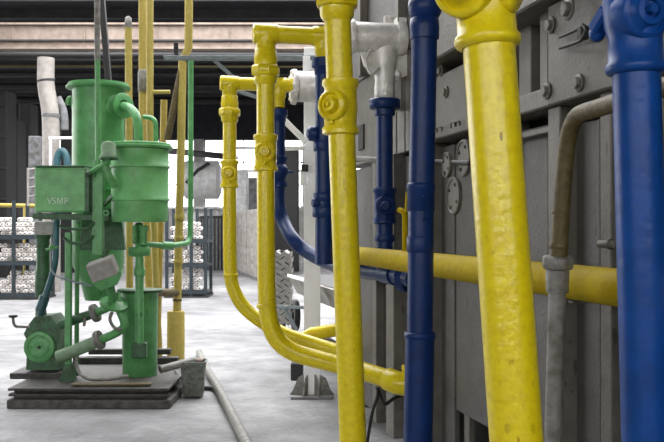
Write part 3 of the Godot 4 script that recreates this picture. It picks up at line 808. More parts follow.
# ---------------------------------------------------------------- table at the furnace end
func build_charging_table() -> void:
	var t := thing("charging_table", "low grey steel charging table with sloping apron behind the white column", "table", W(7.6, 1.9, 0))
	var f: Material = M.furnace
	part(t, "table_top", wbox(mb(), 6.6, 9.2, 1.55, 2.6, 0.89, 0.92, 0.006), M.steel_dark)
	var a := W(6.55, 1.5, 0)
	part(t, "apron", mb().prism(W(6.6, 1.53, 0.0), NV, UP, PackedVector2Array([Vector2(0.0, 0.91), Vector2(0.02, 0.915), Vector2(0.12, 0.735), Vector2(0.1, 0.73)]), TV * 2.6), M.panel_row)
	part(t, "edge_strip", wbox(mb(), 7.9, 9.2, 1.52, 1.545, 0.9, 0.93, 0.004), M.white_paint)
	part(t, "skirt", wbox(mb(), 6.6, 7.5, 1.72, 1.75, 0.2, 0.74, 0.004), M.furnace_panel)
	part(t, "under_frame", wbox(mb(), 6.6, 9.2, 1.7, 1.78, 0.3, 0.38, 0.004), M.steel_dark)
	part(t, "tie_bar", mb().bar(P(276, 307, 8.9), P(303, 307.5, 8.6), 0.03, 0.02, UP, 0.002), M.rail)
	part(t, "strut", mb().bar(P(285, 309, 8.8), P(297, 330, 8.7), 0.03, 0.02, Vector3(1, 0, 0), 0.002), M.rail)
	part(t, "leg", wbox(mb(), 9.1, 9.2, 1.7, 1.8, 0, 0.88, 0.004), M.steel_dark)
	part(t, "leg", wbox(mb(), 6.9, 7.0, 1.75, 1.85, 0, 0.88, 0.004), M.steel_dark)
	part(t, "leg", wbox(mb(), 9.1, 9.2, 2.45, 2.55, 0, 0.88, 0.004), M.steel_dark)
	part(t, "leg", wbox(mb(), 6.9, 7.0, 2.45, 2.55, 0, 0.88, 0.004), M.steel_dark)
	part(t, "bracket", wbox(mb(), 7.05, 7.2, 1.66, 1.72, 0.56, 0.66, 0.004), M.rail)
	var wc := P(298, 315, 9.3)
	part(t, "wheel", mb().lathe(wc, -NV, [[0, 0], [0, 0.15], [0.01, 0.16], [0.05, 0.16], [0.06, 0.15], [0.06, 0.11], [0.04, 0.1], [0.04, 0.04], [0.07, 0.04], [0.07, 0]], 26), M.steel_dark)
	# dark foot block under the table
	solo("foot_block", "black steel foot block on the floor behind the white column", "block", P(297, 384, 7.7) , mb().box(P(297, 371, 7.95), Vector3(0.105, 0.15, 0.14), Basis(), 0.008), M.black)
	# yellow stub lying along the table edge
	var y := thing("pipe_stub", "short yellow pipe stub with tapered end in front of the white column", "pipe", P(318, 334, 7.0))
	part(y, "pipe", mb().tube([P(310, 334, 7.0), P(330, 331, 7.0), P(346, 329, 7.05)], 0.05, 20), M.yellow)
	part(y, "reducer", mb().tube([P(298, 337.5, 7.0), P(303, 336, 7.0), P(311, 334, 7.0)], [0.024, 0.03, 0.05], 18), M.yellow)
	# stack of ribbed steel coils on the table's far end
	var s := thing("ribbed_stack", "grey stack of ribbed steel mats beside the swept yellow pipe", "stack", P(283, 330, 9.9))
	for k in 13:
		var yy := 254.0 + k * 5.6
		part(s, "ribbed_mat", mb().prism(P(272 + (k % 2) * 1.0, yy, 10.0), Vector3(1, 0, 0), UP, PackedVector2Array([Vector2(0, 0), Vector2(0.045, 0.035), Vector2(0.09, 0), Vector2(0.135, 0.035), Vector2(0.18, 0), Vector2(0.2, 0.02), Vector2(0.2, -0.036), Vector2(0.18, -0.056), Vector2(0.135, -0.021), Vector2(0.09, -0.056), Vector2(0.045, -0.021), Vector2(0, -0.056)]), Vector3(0, 0, -0.6)), M.grey_box)
	part(s, "post", mb().box(Vector3(P(281, 300, 10.3).x, 0.57, -10.35), Vector3(0.1, 1.14, 0.1)), M.steel_dark)

# ---------------------------------------------------------------- green filter unit on its skid
func build_filter_unit() -> void:
	var g: Material = M.green
	var gd: Material = M.green_dark
	var gl: Material = M.green_light
	var t := thing("filter_unit", "green filtering machine with tall tank, round drum and control box on a skid", "machine", Vector3(P(90, 400, 7.8).x, 0, -7.8))
	var x0 := P(7, 400, 7.05).x
	var x1 := P(169.5, 400, 7.05).x
	var xm := (x0 + x1) / 2
	var xw := x1 - x0
	# skid: concrete plinth, two stacked channels front and back, deck
	part(t, "plinth", mb().box(Vector3(xm, 0.035, -7.78), Vector3(xw + 0.01, 0.07, 1.46), Basis(), 0.008), M.plinth)
	for z in [-7.09, -8.45]:
		part(t, "channel", mb().box(Vector3(xm, 0.106, z), Vector3(xw - 0.02, 0.02, 0.07)).box(Vector3(xm, 0.106, z - 0.05 if z > -8 else z + 0.05), Vector3(xw - 0.06, 0.08, 0.04)), M.skid)
	part(t, "deck", mb().box(Vector3(xm, 0.15, -7.76), Vector3(xw - 0.01, 0.02, 1.42), Basis(), 0.003), M.skid)
	part(t, "bed_beam", mb().box(Vector3(xm, 0.19, -8.35), Vector3(xw * 0.76, 0.06, 0.1), Basis(), 0.005), M.skid)
	part(t, "bed_beam", mb().box(Vector3(xm + 0.02, 0.26, -8.42), Vector3(xw * 0.6, 0.05, 0.08), Basis(), 0.005), M.skid)
	part(t, "pump_bed", mb().box(Vector3(P(45, 375, 7.7).x, 0.18, -7.7), Vector3(0.46, 0.05, 0.4), Basis(), 0.006), M.skid)
	# tall tank
	var td := 8.0
	var s := td / F
	var tx := P(98.5, 90, td).x
	var T := func(y: float) -> Vector3: return Vector3(tx, P(0, y, td).y, -td)
	var tr := 25.5 * s
	var tk := part(t, "tall_tank", mb().lathe(T.call(300), UP, [[0, 0], [0, tr * 0.5], [0.18, tr * 0.7], [0.3, tr * 0.96], [0.34, tr], [P(0, 87, td).y - P(0, 300, td).y, tr]], 40), g)
	part(tk, "flange", mb().lathe(T.call(89.5), UP, [[0, tr], [0, 31 * s], [0.004, 31.5 * s], [0.022, 31.5 * s], [0.022, 30 * s], [0.05, 29.5 * s], [0.05, 0]], 40), g)
	part(tk, "seam", mb().lathe(T.call(190), UP, ring_profile(tr * 1.0, 0.012), 40), g)
	part(tk, "lifting_lug", mb().tube(rounded([P(75, 99, td - 0.02), P(69, 97.5, td - 0.02), P(67.5, 105, td - 0.02)], 0.03, 5), 0.022, 12), g)
	part(tk, "lifting_lug", mb().box(P(73.5, 103, td - 0.03), Vector3(0.03, 0.11, 0.05), Basis(), 0.006), g)
	# side nozzle of the tank with its pad, facing the drum
	var nz := Vector3(0.8, 0.05, 0.6).normalized()
	var nc := P(122, 106, td - 0.15)
	part(tk, "nozzle_pad", mb().lathe(nc - nz * 0.1, nz, [[0, 0.115], [0.03, 0.12], [0.045, 0.11], [0.06, 0.06], [0.1, 0.06]], 24), g)
	part(tk, "nozzle_flange", mb().lathe(nc - nz * 0.0, nz, [[0, 0.05], [0, 0.108], [0.025, 0.112], [0.03, 0.1], [0.03, 0.05]], 24), g)
	# drum
	var dd := 7.5
	s = dd / F
	var dx := P(140, 180, dd).x
	var D := func(y: float) -> Vector3: return Vector3(dx, P(0, y, dd).y, -dd)
	var hh := func(y: float) -> float: return P(0, y, dd).y - P(0, 222, dd).y
	var dr := 29.0 * s
	var dp := []
	for q in [[222, 0.0], [222, 26.5], [220, 27.5], [201.5, 28.0], [200.7, 29.7], [199.0, 29.7], [197.5, 28.2], [169, 28.2], [167.8, 29.9], [166.2, 29.9], [165, 28.4], [150, 28.6]]:
		dp.append([hh.call(q[0]), q[1] * s])
	var dm := part(t, "drum", mb().lathe(D.call(222), UP, dp, 44), gl)
	part(dm, "lid", mb().lathe(D.call(149.5), UP, [[0, dr], [0.0, 32 * s], [0.006, 32.5 * s], [0.022, 32.5 * s], [0.026, 31 * s], [0.045, 30.5 * s], [0.05, 29 * s], [0.05, 0]], 44), g)
	# connecting elbow from tank nozzle into the drum lid
	part(t, "elbow_pipe", mb().tube(spline([nc + nz * 0.01, P(129, 108, 7.68), P(135, 114, 7.6), P(138, 125, 7.56), P(138.5, 146, 7.55)], 6), 0.038, 20), g)
	part(t, "vent_pipe", mb().tube(rounded([P(144, 117, 7.62), P(151, 117.5, 7.58), P(155.5, 121, 7.55), P(156, 146, 7.55)], 0.06, 6), 0.02, 14), g)
	# tie pole rising from the frame to the roof
	part(t, "tall_pole", mb().tube([P(98, 166, 7.3), P(97.5, 60, 7.3), P(97, -40, 7.3)], 0.021, 16), g)
	part(t, "pole_sleeve", mb().tube([P(97.4, 60, 7.3), P(97, -40, 7.3)], 0.0235, 16), M.grey_pipe, "bare grey upper length of the pole")
	# control box with lettering
	var cd := 7.25
	s = cd / F
	var cbx := part(t, "control_box", mb().box(P(63.8, 190, cd + 0.1), Vector3(51 * s, 45 * s, 0.2), Basis(), 0.006), gl)
	part(cbx, "box_door", mb().box(P(62, 190, cd), Vector3(47.5 * s, 41.5 * s, 0.014), Basis(), 0.004), gl)
	part(cbx, "side_frame", mb().box(P(90.5, 191, cd + 0.1), Vector3(5 * s, 43 * s, 0.22), Basis(), 0.004), gd)
	part(cbx, "lid_strip", mb().box(P(63.5, 167, cd + 0.08), Vector3(50 * s, 0.012, 0.24), Basis(), 0.002), gd)
	var tm := TextMesh.new()
	var sf := SystemFont.new()
	sf.font_names = PackedStringArray(["Droid Sans"])
	tm.font = sf
	tm.text = "VSMP"
	tm.font_size = 16
	tm.pixel_size = 0.0042
	tm.depth = 0.002
	var lo := MeshInstance3D.new()
	lo.name = "lettering"
	lo.mesh = tm
	lo.material_override = M.lettering
	cbx.add_child(lo, true)
	lo.position = P(58, 201, cd - 0.009) - origin_of(cbx)
	# upright frame post between box and drum
	part(t, "frame_post", mb().box((P(98.5, 160, 7.32) + P(98.5, 255, 7.32)) / 2, Vector3(0.085, P(0, 160, 7.32).y - P(0, 255, 7.32).y, 0.06), Basis(), 0.005), g)
	part(t, "ring_bolt", mb().lathe(P(106, 213, 7.28), Vector3(0, 0, 1), [[-0.008, 0.014], [-0.008, 0.026], [0.008, 0.026], [0.008, 0.014], [-0.008, 0.014]], 16), g)
	part(t, "strut", mb().bar(P(104, 205, 7.3), P(113, 196, 7.4), 0.03, 0.03, Vector3(1, 0, 0), 0.003), gd)
	# dome lamp cap with its two branch pipes
	var cp := P(108.5, 150, 7.15)
	var cap := part(t, "dome_cap", mb().lathe(P(108.5, 158, 7.15), UP, [[0, 0], [0, 0.066], [0.012, 0.07], [0.03, 0.058], [0.1, 0.056], [0.125, 0.045], [0.135, 0.0]], 24), M.green_grey)
	part(cap, "cap_rim", mb().lathe(P(108.5, 159.5, 7.15), UP, [[0, 0.05], [0, 0.072], [0.014, 0.074], [0.02, 0.06]], 24), gd)
	part(t, "branch_pipe", mb().tube(spline([P(108, 158, 7.17), P(104, 164, 7.18), P(97, 168, 7.2), P(88, 174, 7.25)], 5), 0.018, 12), g)
	part(t, "branch_pipe", mb().tube(spline([P(105, 159, 7.2), P(106, 169, 7.2), P(110, 178, 7.2), P(115, 186, 7.24)], 5), 0.03, 14), g)
	part(t, "branch_nut", mb().hexa(P(86, 175, 7.2), P(90, 172, 7.2), 0.024), gd)
	# space under the box: bracket, hoses and the dark motor barrel
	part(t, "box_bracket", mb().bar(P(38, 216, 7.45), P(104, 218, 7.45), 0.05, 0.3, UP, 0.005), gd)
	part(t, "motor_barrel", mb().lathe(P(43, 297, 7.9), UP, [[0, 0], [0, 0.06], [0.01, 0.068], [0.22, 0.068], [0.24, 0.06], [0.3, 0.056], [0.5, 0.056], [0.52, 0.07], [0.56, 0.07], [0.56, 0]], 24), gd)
	part(t, "terminal_box", mb().box(P(46, 228, 7.85), Vector3(0.16, 0.12, 0.14), Basis(), 0.006), M.grey_box)
	part(t, "suction_hose", mb().tube(spline([P(57, 212, 7.75), P(56, 240, 7.72), P(55, 262, 7.68), P(50, 283, 7.62), P(43, 304, 7.58), P(40, 320, 7.6)], 5), 0.027, 16), M.teal, "dull teal pipe")
	part(t, "hose_cuff", mb().tube([P(45, 296, 7.58), P(40, 311, 7.57)], 0.043, 16), M.teal)
	part(t, "shade_plate", mb().prism(P(78, 250, 7.75), Vector3(1, 0, 0), UP, PackedVector2Array([Vector2(0, 0), Vector2(0.4, 0), Vector2(0.36, 0.35), Vector2(0.05, 0.35)]), Vector3(0, 0, -0.05)), gd)  # added dark green sheet standing in for shade on the lower tank
	# upright posts of the frame with flared foot
	part(t, "upright", mb().box((P(68.5, 232, 7.4) + P(68.5, 380, 7.4)) / 2, Vector3(0.05, P(0, 232, 7.4).y - P(0, 380, 7.4).y, 0.05), Basis(), 0.006), g)
	part(t, "upright", mb().tube([P(77.5, 222, 7.5), P(76.5, 376, 7.5)], 0.019, 14), g)
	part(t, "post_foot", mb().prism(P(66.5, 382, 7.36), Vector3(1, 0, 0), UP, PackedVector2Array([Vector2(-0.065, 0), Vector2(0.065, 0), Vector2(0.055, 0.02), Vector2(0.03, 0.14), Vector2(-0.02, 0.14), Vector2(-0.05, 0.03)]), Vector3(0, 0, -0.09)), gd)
	part(t, "feed_line", mb().tube(spline([P(52, 236, 7.5), P(51, 262, 7.45), P(54, 274, 7.4), P(68, 280, 7.33), P(92, 286, 7.3)], 5), 0.008, 10), M.rail)
	part(t, "feed_valve", mb().ball(P(52, 247, 7.48), 0.024, 12).cyl(P(46, 250, 7.48), P(58, 247, 7.48), 0.012, 10), g)
	part(t, "tray_hook", mb().tube(spline([P(60, 226, 7.3), P(72, 229, 7.25), P(88, 228, 7.25), P(94, 222, 7.3)], 5), 0.012, 10), gd)
	part(t, "tray_hook", mb().tube(spline([P(64, 238, 7.3), P(72, 243, 7.25), P(86, 242, 7.25), P(94, 236, 7.3)], 5), 0.012, 10), gd)
	# pump with round cover and crank handle
	var pd := 7.55
	s = pd / F
	var pm := part(t, "pump_body", mb().prism(P(26, 370, pd), Vector3(1, 0, 0), UP, PackedVector2Array([Vector2(0.0, 0), Vector2(0.27, 0), Vector2(0.285, 0.2), Vector2(0.27, 0.36), Vector2(0.2, 0.45), Vector2(0.07, 0.44), Vector2(0.015, 0.37), Vector2(-0.02, 0.3), Vector2(0.01, 0.24)]), Vector3(0, 0, -0.3)), gd)
	var pc := P(40, 347, pd)
	part(pm, "round_cover", mb().lathe(pc, Vector3(0, 0, 1), [[0, 15.5 * s], [0.02, 15.5 * s], [0.026, 14.5 * s], [0.026, 11.5 * s], [0.02, 11 * s], [0.03, 8 * s], [0.034, 5 * s], [0.03, 4 * s], [0.03, 1.8 * s], [0.01, 1.6 * s], [0.01, 0]], 32), g)
	part(pm, "cover_bore", mb().cyl(pc + Vector3(0, 0, 0.012), pc + Vector3(0, 0, 0.032), 1.5 * s, 12), M.black)
	part(pm, "pump_neck", mb().lathe(P(41, 334, pd + 0.15), UP, [[0, 0.07], [0.1, 0.065], [0.12, 0.05], [0.2, 0.045]], 18), gd)
	var cr := part(pm, "crank", mb().tube(rounded([P(30, 327, pd - 0.02), P(14, 326.5, pd - 0.04), P(13, 318, pd - 0.05)], 0.03, 5), 0.012, 12), M.grey_pipe)
	part(cr, "crank_knob", mb().lathe(P(13, 318, pd - 0.05), UP, [[0, 0.012], [0.005, 0.03], [0.014, 0.038], [0.024, 0.034], [0.028, 0.0]], 18), M.steel_dark)
	# two slanting flanged pipes
	part(t, "slant_pipe", mb().tube([P(58, 357, 7.35), P(84, 347, 7.32), P(98, 341, 7.32)], 0.05, 20), M.green_grey, "dusty green-grey slanting pipe")
	part(t, "slant_pipe", mb().tube(spline([P(98, 341, 7.32), P(112, 335, 7.36), P(122, 329, 7.4), P(124, 322, 7.42), P(119, 308, 7.45), P(117, 294, 7.5)], 5), 0.034, 16), g)
	for q in [P(99, 340, 7.32), P(95, 313, 7.5)]:
		part(t, "pipe_flange", mb().lathe(q, Vector3(0.92, 0.36, 0.1), [[-0.02, 0.03], [-0.02, 0.075], [-0.003, 0.078], [-0.003, 0.07], [0.003, 0.07], [0.003, 0.078], [0.02, 0.075], [0.02, 0.03]], 22), M.grey_pipe)
	part(t, "slant_pipe", mb().tube([P(60, 325, 7.52), P(80, 318, 7.5), P(95, 313, 7.5)], 0.04, 18), gd)
	part(t, "slant_pipe", mb().tube([P(95, 313, 7.5), P(106, 308.5, 7.5), P(118, 302, 7.5)], 0.034, 16), g)
	part(t, "oval_flange", mb().lathe(P(114, 304, 7.45), Vector3(0.25, 0.9, 0.35), [[-0.012, 0], [-0.012, 0.11], [-0.006, 0.118], [0.01, 0.118], [0.016, 0.1], [0.03, 0.06], [0.04, 0.0]], 26), g)
	part(t, "stub_bolt", mb().cyl(P(85, 318, 7.44), P(84, 326, 7.44), 0.012, 10), M.grey_pipe)
	part(t, "small_hose", mb().tube(spline([P(112, 312, 7.4), P(110, 320, 7.38), P(115, 328, 7.36), P(122, 330, 7.36)], 5), 0.014, 12), M.grey_pipe)
	# tilted grey junction box on its green bracket
	var jb := Basis(Vector3(0, 0, 1), 0.34) * Basis(Vector3(1, 0, 0), 0.25)
	part(t, "junction_box", mb().box(P(103, 268.5, 7.2), Vector3(0.215, 0.15, 0.12), jb, 0.008), M.grey_box, "tilted grey junction box")
	part(t, "box_nipple", mb().cyl(P(104, 262, 7.22), P(106, 250, 7.26), 0.025, 12), gd)
	part(t, "cradle", mb().prism(P(94, 285, 7.17), jb.x, jb.y, PackedVector2Array([Vector2(0, 0), Vector2(0.03, -0.06), Vector2(0.17, -0.06), Vector2(0.23, 0), Vector2(0.235, 0.03), Vector2(-0.005, 0.03)]), -jb.z * 0.16), g)
	part(t, "cradle_pipe", mb().tube([P(110, 285, 7.3), P(113, 300, 7.42)], 0.035, 16), g)
	# lower sump tank with lid
	var sd := 7.7
	s = sd / F
	var sx := P(140, 300, sd).x
	var S := func(y: float) -> Vector3: return Vector3(sx, P(0, y, sd).y, -sd)
	var sumph: float = P(0, 291, sd).y - P(0, 376, sd).y
	var su := part(t, "sump_tank", mb().lathe(S.call(376), UP, [[0, 0], [0, 16.5 * s], [0.01, 17 * s], [sumph, 18 * s]], 32), g)
	part(su, "lid", mb().lathe(S.call(292), UP, [[0, 18 * s], [0, 22 * s], [0.004, 22.5 * s], [0.022, 22.5 * s], [0.026, 21.5 * s], [0.03, 0]], 32), gd)
	for k in 3:
		var a := TAU * k / 3.0 + 0.6
		part(su, "leg", mb().box(S.call(379) + Vector3(cos(a) * 0.1, -0.01, sin(a) * 0.1), Vector3(0.03, 0.08, 0.03)), M.steel_dark)
	# drain valve stack in front of the sump
	var vd := 7.38
	part(t, "drain_pipe", mb().tube([P(139, 224, 7.5), P(139.5, 262, vd), P(139.5, 350, vd)], 0.034, 18), g)
	part(t, "drain_collar", mb().lathe(P(139.5, 276, vd), UP, [[0, 0.034], [0.005, 0.045], [0.05, 0.046], [0.07, 0.036]], 18), g)
	part(t, "drain_valve", mb().cyl(P(129, 252, vd), P(150, 251, vd), 0.04, 16, 0.01).ball(P(139.5, 251, vd), 0.05, 16), g)
	part(t, "valve_stem", mb().cyl(P(135, 243, vd), P(135, 226, 7.42), 0.022, 12).cyl(P(143.5, 246, vd), P(143.5, 226, 7.42), 0.03, 14), g)
	part(t, "stem_nut", mb().hexa(P(143.5, 231, 7.42), P(143.5, 226, 7.42), 0.042), g)
	part(t, "drain_foot", mb().box(P(139.5, 350, vd), Vector3(0.12, 0.13, 0.08), Basis(), 0.012), gd)
	part(t, "drain_hose", mb().tube(spline([P(76, 345, 7.5), P(76, 362, 7.35), P(80, 373, 7.25), P(90, 379, 7.2), P(110, 379, 7.22), P(128, 376, 7.3)], 5), 0.015, 12), M.grey_pipe)
	# return line to the slim green riser
	part(t, "return_line", mb().tube(rounded([P(143, 244, vd), P(170, 246, 7.6), P(190, 243, 8.0), P(190.5, 200, 8.0), P(190.8, 56, 8.0)], 0.1, 7), 0.024, 16), g)
	part(t, "line_coupling", mb().tube([P(162, 245.4, 7.54), P(172, 245.8, 7.62)], 0.033, 16), g)
	part(t, "slat_board", mb().box(P(112, 384, 7.15), Vector3(0.62, 0.014, 0.08), Basis(Vector3(0, 1, 0), 0.02), 0.003), M.brown_pipe, "thin weathered wooden slat")

# ---------------------------------------------------------------- yellow pipes behind the filter unit
func build_side_pipes() -> void:
	var y: Material = M.yellow_old
	var fy := func(x: float, d: float) -> Vector3:
		var p := P(x, 228, d)
		return Vector3(p.x, 0, p.z)
	var t := thing("standpipe", "dull yellow standpipe with grey cap behind the green tank", "pipe", fy.call(129, 8.8))
	part(t, "pipe", mb().tube([fy.call(130, 8.8), P(129, 120, 8.8), P(128.3, 27, 8.8)], 0.035, 18), y)
	part(t, "cap", mb().lathe(P(128.3, 28, 8.8), UP, [[0, 0.036], [0.06, 0.036], [0.1, 0.03], [0.12, 0.0]], 18), M.grey_pipe)
	t = thing("standpipe", "yellow standpipe paired with a thinner one, grey sleeve halfway", "pipe", fy.call(143, 9.0))
	part(t, "pipe", mb().tube([fy.call(152, 9.08), P(143, 120, 9.08), P(142.5, -30, 9.08)], 0.041, 18), y)
	part(t, "sleeve", mb().lathe(P(144, 92, 9.08), UP, [[0, 0.05], [0.02, 0.062], [0.2, 0.062], [0.22, 0.05]], 18), M.grey_pipe)
	t = thing("standpipe", "thin yellow standpipe close against the sleeved one", "pipe", fy.call(150, 8.95))
	part(t, "pipe", mb().tube([fy.call(160, 8.9), P(150, 130, 8.9), P(150, -30, 8.9)], 0.034, 18), y)
	part(t, "branch", mb().tube([P(150, 92, 8.9), P(170, 92, 8.9)], 0.02, 14), y)
	# main standpipe with canister
	t = thing("standpipe", "yellow standpipe rising from a wide yellow canister beside the green sump", "pipe", fy.call(176, 9.1))
	part(t, "pipe", mb().tube([P(177, 312, 9.1), P(179, 230, 9.1), P(181, 150, 9.1), P(182.5, 60, 9.1), P(188.5, 48, 9.05), P(189, -30, 9.05)], 0.041, 20), y)
	part(t, "canister", mb().lathe(fy.call(176, 9.1), UP, [[0, 0], [0, 0.088], [P(0, 312, 9.1).y - 0.01, 0.088], [P(0, 311, 9.1).y, 0.08], [P(0, 311, 9.1).y, 0.0]], 26), y)
	for q in [[179, 238, 0.02], [179.5, 217, 0.035], [178.3, 262, 0.02]]:
		part(t, "collar", mb().lathe(P(q[0], q[1], 9.1), UP, ring_profile(0.047, q[2]), 18), y)
	part(t, "weld_ring", mb().lathe(P(177.3, 300, 9.1), UP, ring_profile(0.043, 0.012), 18), M.brown_pipe)
	part(t, "side_inlet", mb().tube([P(150, 292, 8.6), P(177, 293, 9.1)], 0.04, 18), M.brown_pipe)
	part(t, "strut", mb().tube([P(184, 58, 9.1), P(176, 96, 9.1), P(167, 140, 9.1)], 0.035, 16), M.brown_pipe)
	part(t, "leg_pipe", mb().tube([P(164, 100, 9.2), P(163, 150, 9.2), P(160, 240, 9.2), fy.call(157, 9.2)], 0.034, 16), y)
	# dark hanging strut behind the pole
	solo("hanger_strut", "slanting black steel strut beside the tall green pole", "strut", P(107, 100, 9.4), mb().bar(P(101, -10, 9.4), P(110, 100, 9.4), 0.06, 0.06, Vector3(1, 0, 0), 0.004), M.black)
	solo("short_stub", "short dark pipe stub standing on the pale blue-grey rail", "pipe", P(176, 56, 7.6), mb().tube([P(176, 56, 7.56), P(176, 43, 7.56)], 0.02, 12), M.steel_dark)

# ---------------------------------------------------------------- things on the floor
func build_floor_things() -> void:
	var d := 7.5
	var s := d / F
	var b := P(192.5, 398, d)
	var t := thing("bucket", "square grey metal bucket on the floor beside the skid", "bucket", Vector3(b.x, 0, -d))
	var hb := 0.275
	var pan := mb()
	for k in 4:
		var a := k * PI / 2
		var bs := Basis(UP, a + 0.08)
		var o := Vector3(b.x, 0.02, -d - 0.06)
		var lo0 := o + bs * Vector3(-0.08, 0, 0.08)
		var lo1 := o + bs * Vector3(0.08, 0, 0.08)
		var hi0 := o + bs * Vector3(-0.102, hb, 0.102)
		var hi1 := o + bs * Vector3(0.102, hb, 0.102)
		var inn := bs * Vector3(0, 0, -0.006)
		pan.fquad(lo0, lo1, hi1, hi0, o + Vector3(0, hb / 2, 0))
		pan.quad(lo0 + inn, lo1 + inn, hi1 + inn, hi0 + inn, bs * Vector3(0, 0, -1))
		pan.bar(hi0, hi1, 0.012, 0.012, UP)
	pan.box(Vector3(b.x, 0.022, -d - 0.06), Vector3(0.16, 0.012, 0.16), Basis(UP, 0.08))
	part(t, "pan", pan, M.bucket)
	part(t, "foot", mb().box(Vector3(b.x, 0.009, -d - 0.06), Vector3(0.13, 0.018, 0.13)), M.steel_dark)
	solo("rag", "crumpled pale rag on the bucket's rim", "rag", P(195, 363, d), mb().ball(Vector3(b.x + 0.045, 0.3, -d - 0.08), 0.035, 9, 0.5), M.bobbin_core)
	# pipe length resting on the bucket rim and the deck
	var lp := thing("loose_pipe", "loose hollow grey pipe length resting on the bucket's rim", "pipe", P(176, 366, 7.4))
	part(lp, "pipe", mb().tube([P(160, 369.5, 7.35), P(194, 360.5, 7.55)], 0.032, 18, false).tube([P(160, 369.5, 7.35), P(194, 360.5, 7.55)], 0.027, 18, false), M.grey_pipe)
	part(lp, "dark_bore", mb().tube([P(166, 368, 7.38), P(168, 367.5, 7.4)], 0.027, 14), M.black)  # black disc standing in for the dark inside the hollow pipe
	# floor pipe and its branch hose
	var fp := thing("floor_pipe", "grey conduit pipe lying along the floor past the bucket", "pipe", Vector3(P(226, 410, 6.9).x, 0, -6.9))
	var g := func(x: float, y: float, r: float) -> Vector3:
		var dd: float = (1.4 - r) * F / (y - 228.0 + 0.0)
		return P(x, y, dd)
	part(fp, "pipe", mb().tube([g.call(199, 352, 0.035), g.call(204, 364, 0.035), g.call(220, 392, 0.035), g.call(248, 446, 0.035), g.call(300, 545, 0.035)], 0.036, 18), M.grey_pipe)
	part(fp, "branch", mb().tube(rounded([g.call(200, 388, 0.02), g.call(213, 388, 0.02), g.call(219, 393, 0.025)], 0.05, 5), 0.02, 12), M.steel_dark)
	solo("floor_board", "pale triangular board leaning by the bucket", "board", Vector3(P(177, 378, 7.7).x, 0, -7.7), mb().prism(Vector3(P(174, 378, 7.7).x, 0.0, -7.72), Vector3(1, 0, 0), UP, PackedVector2Array([Vector2(0, 0.0), Vector2(0.06, 0.0), Vector2(0.045, 0.16), Vector2(0.0, 0.2)]), Vector3(0, 0, -0.015)), M.wall)

# ---------------------------------------------------------------- racks of white bobbins
func build_racks() -> void:
	var rng := RandomNumberGenerator.new()
	rng.seed = 71
	var defs := [[-6.95, -5.70, 17.8, [[294.0, 17], [262.0, 16], [236.0, 17]], "beside the green motor barrel"], [-3.32, -2.54, 18.3, [[291.0, 18], [264.0, 20], [240.0, 20]], "behind the canister standpipe"]]
	for ri in 2:
		var q = defs[ri]
		var xa: float = q[0]
		var xb: float = q[1]
		var d: float = q[2]
		var t := thing("rack", ["dark steel shelf rack loaded with white bobbins by the control box", "dark steel shelf rack loaded with white bobbins behind the yellow canister"][ri], "rack", Vector3((xa + xb) / 2, 0, -d - 0.4))
		var top: float = P(0, [200.0, 208.0][ri], d).y
		for x in [xa, (xa + xb) / 2 + 0.1, xb]:
			for z in [-d, -d - 0.8]:
				part(t, "post", mb().box(Vector3(x, top / 2, z), Vector3(0.06, top, 0.06)), M.rack)
		for lv in q[3]:
			var h: float = P(0, lv[0], d).y
			var sh := part(t, "shelf", mb().box(Vector3((xa + xb) / 2, h - 0.03, -d - 0.4), Vector3(xb - xa + 0.06, 0.05, 0.86)), M.rack)
			part(sh, "lip", mb().box(Vector3((xa + xb) / 2, h - 0.02, -d + 0.035), Vector3(xb - xa + 0.06, 0.09, 0.02)), M.rack)
		part(t, "skid", mb().box(Vector3((xa + xb) / 2, 0.022, -d - 0.4), Vector3(xb - xa + 0.1, 0.044, 0.9)), M.steel_dark)
		# bobbins: one built, then copies
		var proto := Node3D.new()
		var yarn := MeshInstance3D.new()
		yarn.name = "yarn"
		yarn.mesh = mb().lathe(Vector3(0, 0, 0.1), Vector3(0, 0, -1), [[0.02, 0.013], [0, 0.024], [0.012, 0.042], [0.19, 0.0455], [0.2, 0.03], [0.2, 0]], 12).mesh(Vector3.ZERO)
		yarn.material_override = M.bobbin
		proto.add_child(yarn)
		var core := MeshInstance3D.new()
		core.name = "core"
		core.mesh = mb().cyl(Vector3(0, 0, 0.104), Vector3(0, 0, 0.0), 0.013, 8).mesh(Vector3.ZERO)
		core.material_override = M.bobbin_core
		proto.add_child(core)
		for li in 3:
			var lv = q[3][li]
			var h: float = P(0, lv[0], d).y
			for row in (5 if li == 0 else 4):
				var nn := int((xb - xa - 0.06) / 0.0925) - (1 if row % 2 else 0)
				for k in nn:
					var x: float = xa + 0.09 + k * 0.0925 + (0.046 if row % 2 else 0.0)
					if ri == 0 and 332.0 + F * x / d < -4.0: continue
					if row >= 3 and rng.randf() < 0.2 + 0.3 * (row - 3): continue
					var o: Node3D = proto.duplicate()
					o.name = numbered("bobbin")
					add_child(o)
					o.position = Vector3(x, h + 0.047 + row * 0.092, -d - 0.2 + rng.randf_range(-0.06, 0.05))
					o.rotation = Vector3(0, 0, rng.randf() * TAU)
					var lev: String = ["lowest", "middle", "top"][li]
					var wh: String = ["by the control box", "behind the yellow canister"][ri]
					var lay: String = ["bottom", "second", "third", "fourth", "topmost"][row]
					tag(o, "white bobbin, %s layer of the %s shelf in the rack %s" % [lay, lev, wh], "bobbin", "%s layer of bobbins on the %s shelf %s" % [lay, lev, wh])
		proto.free()

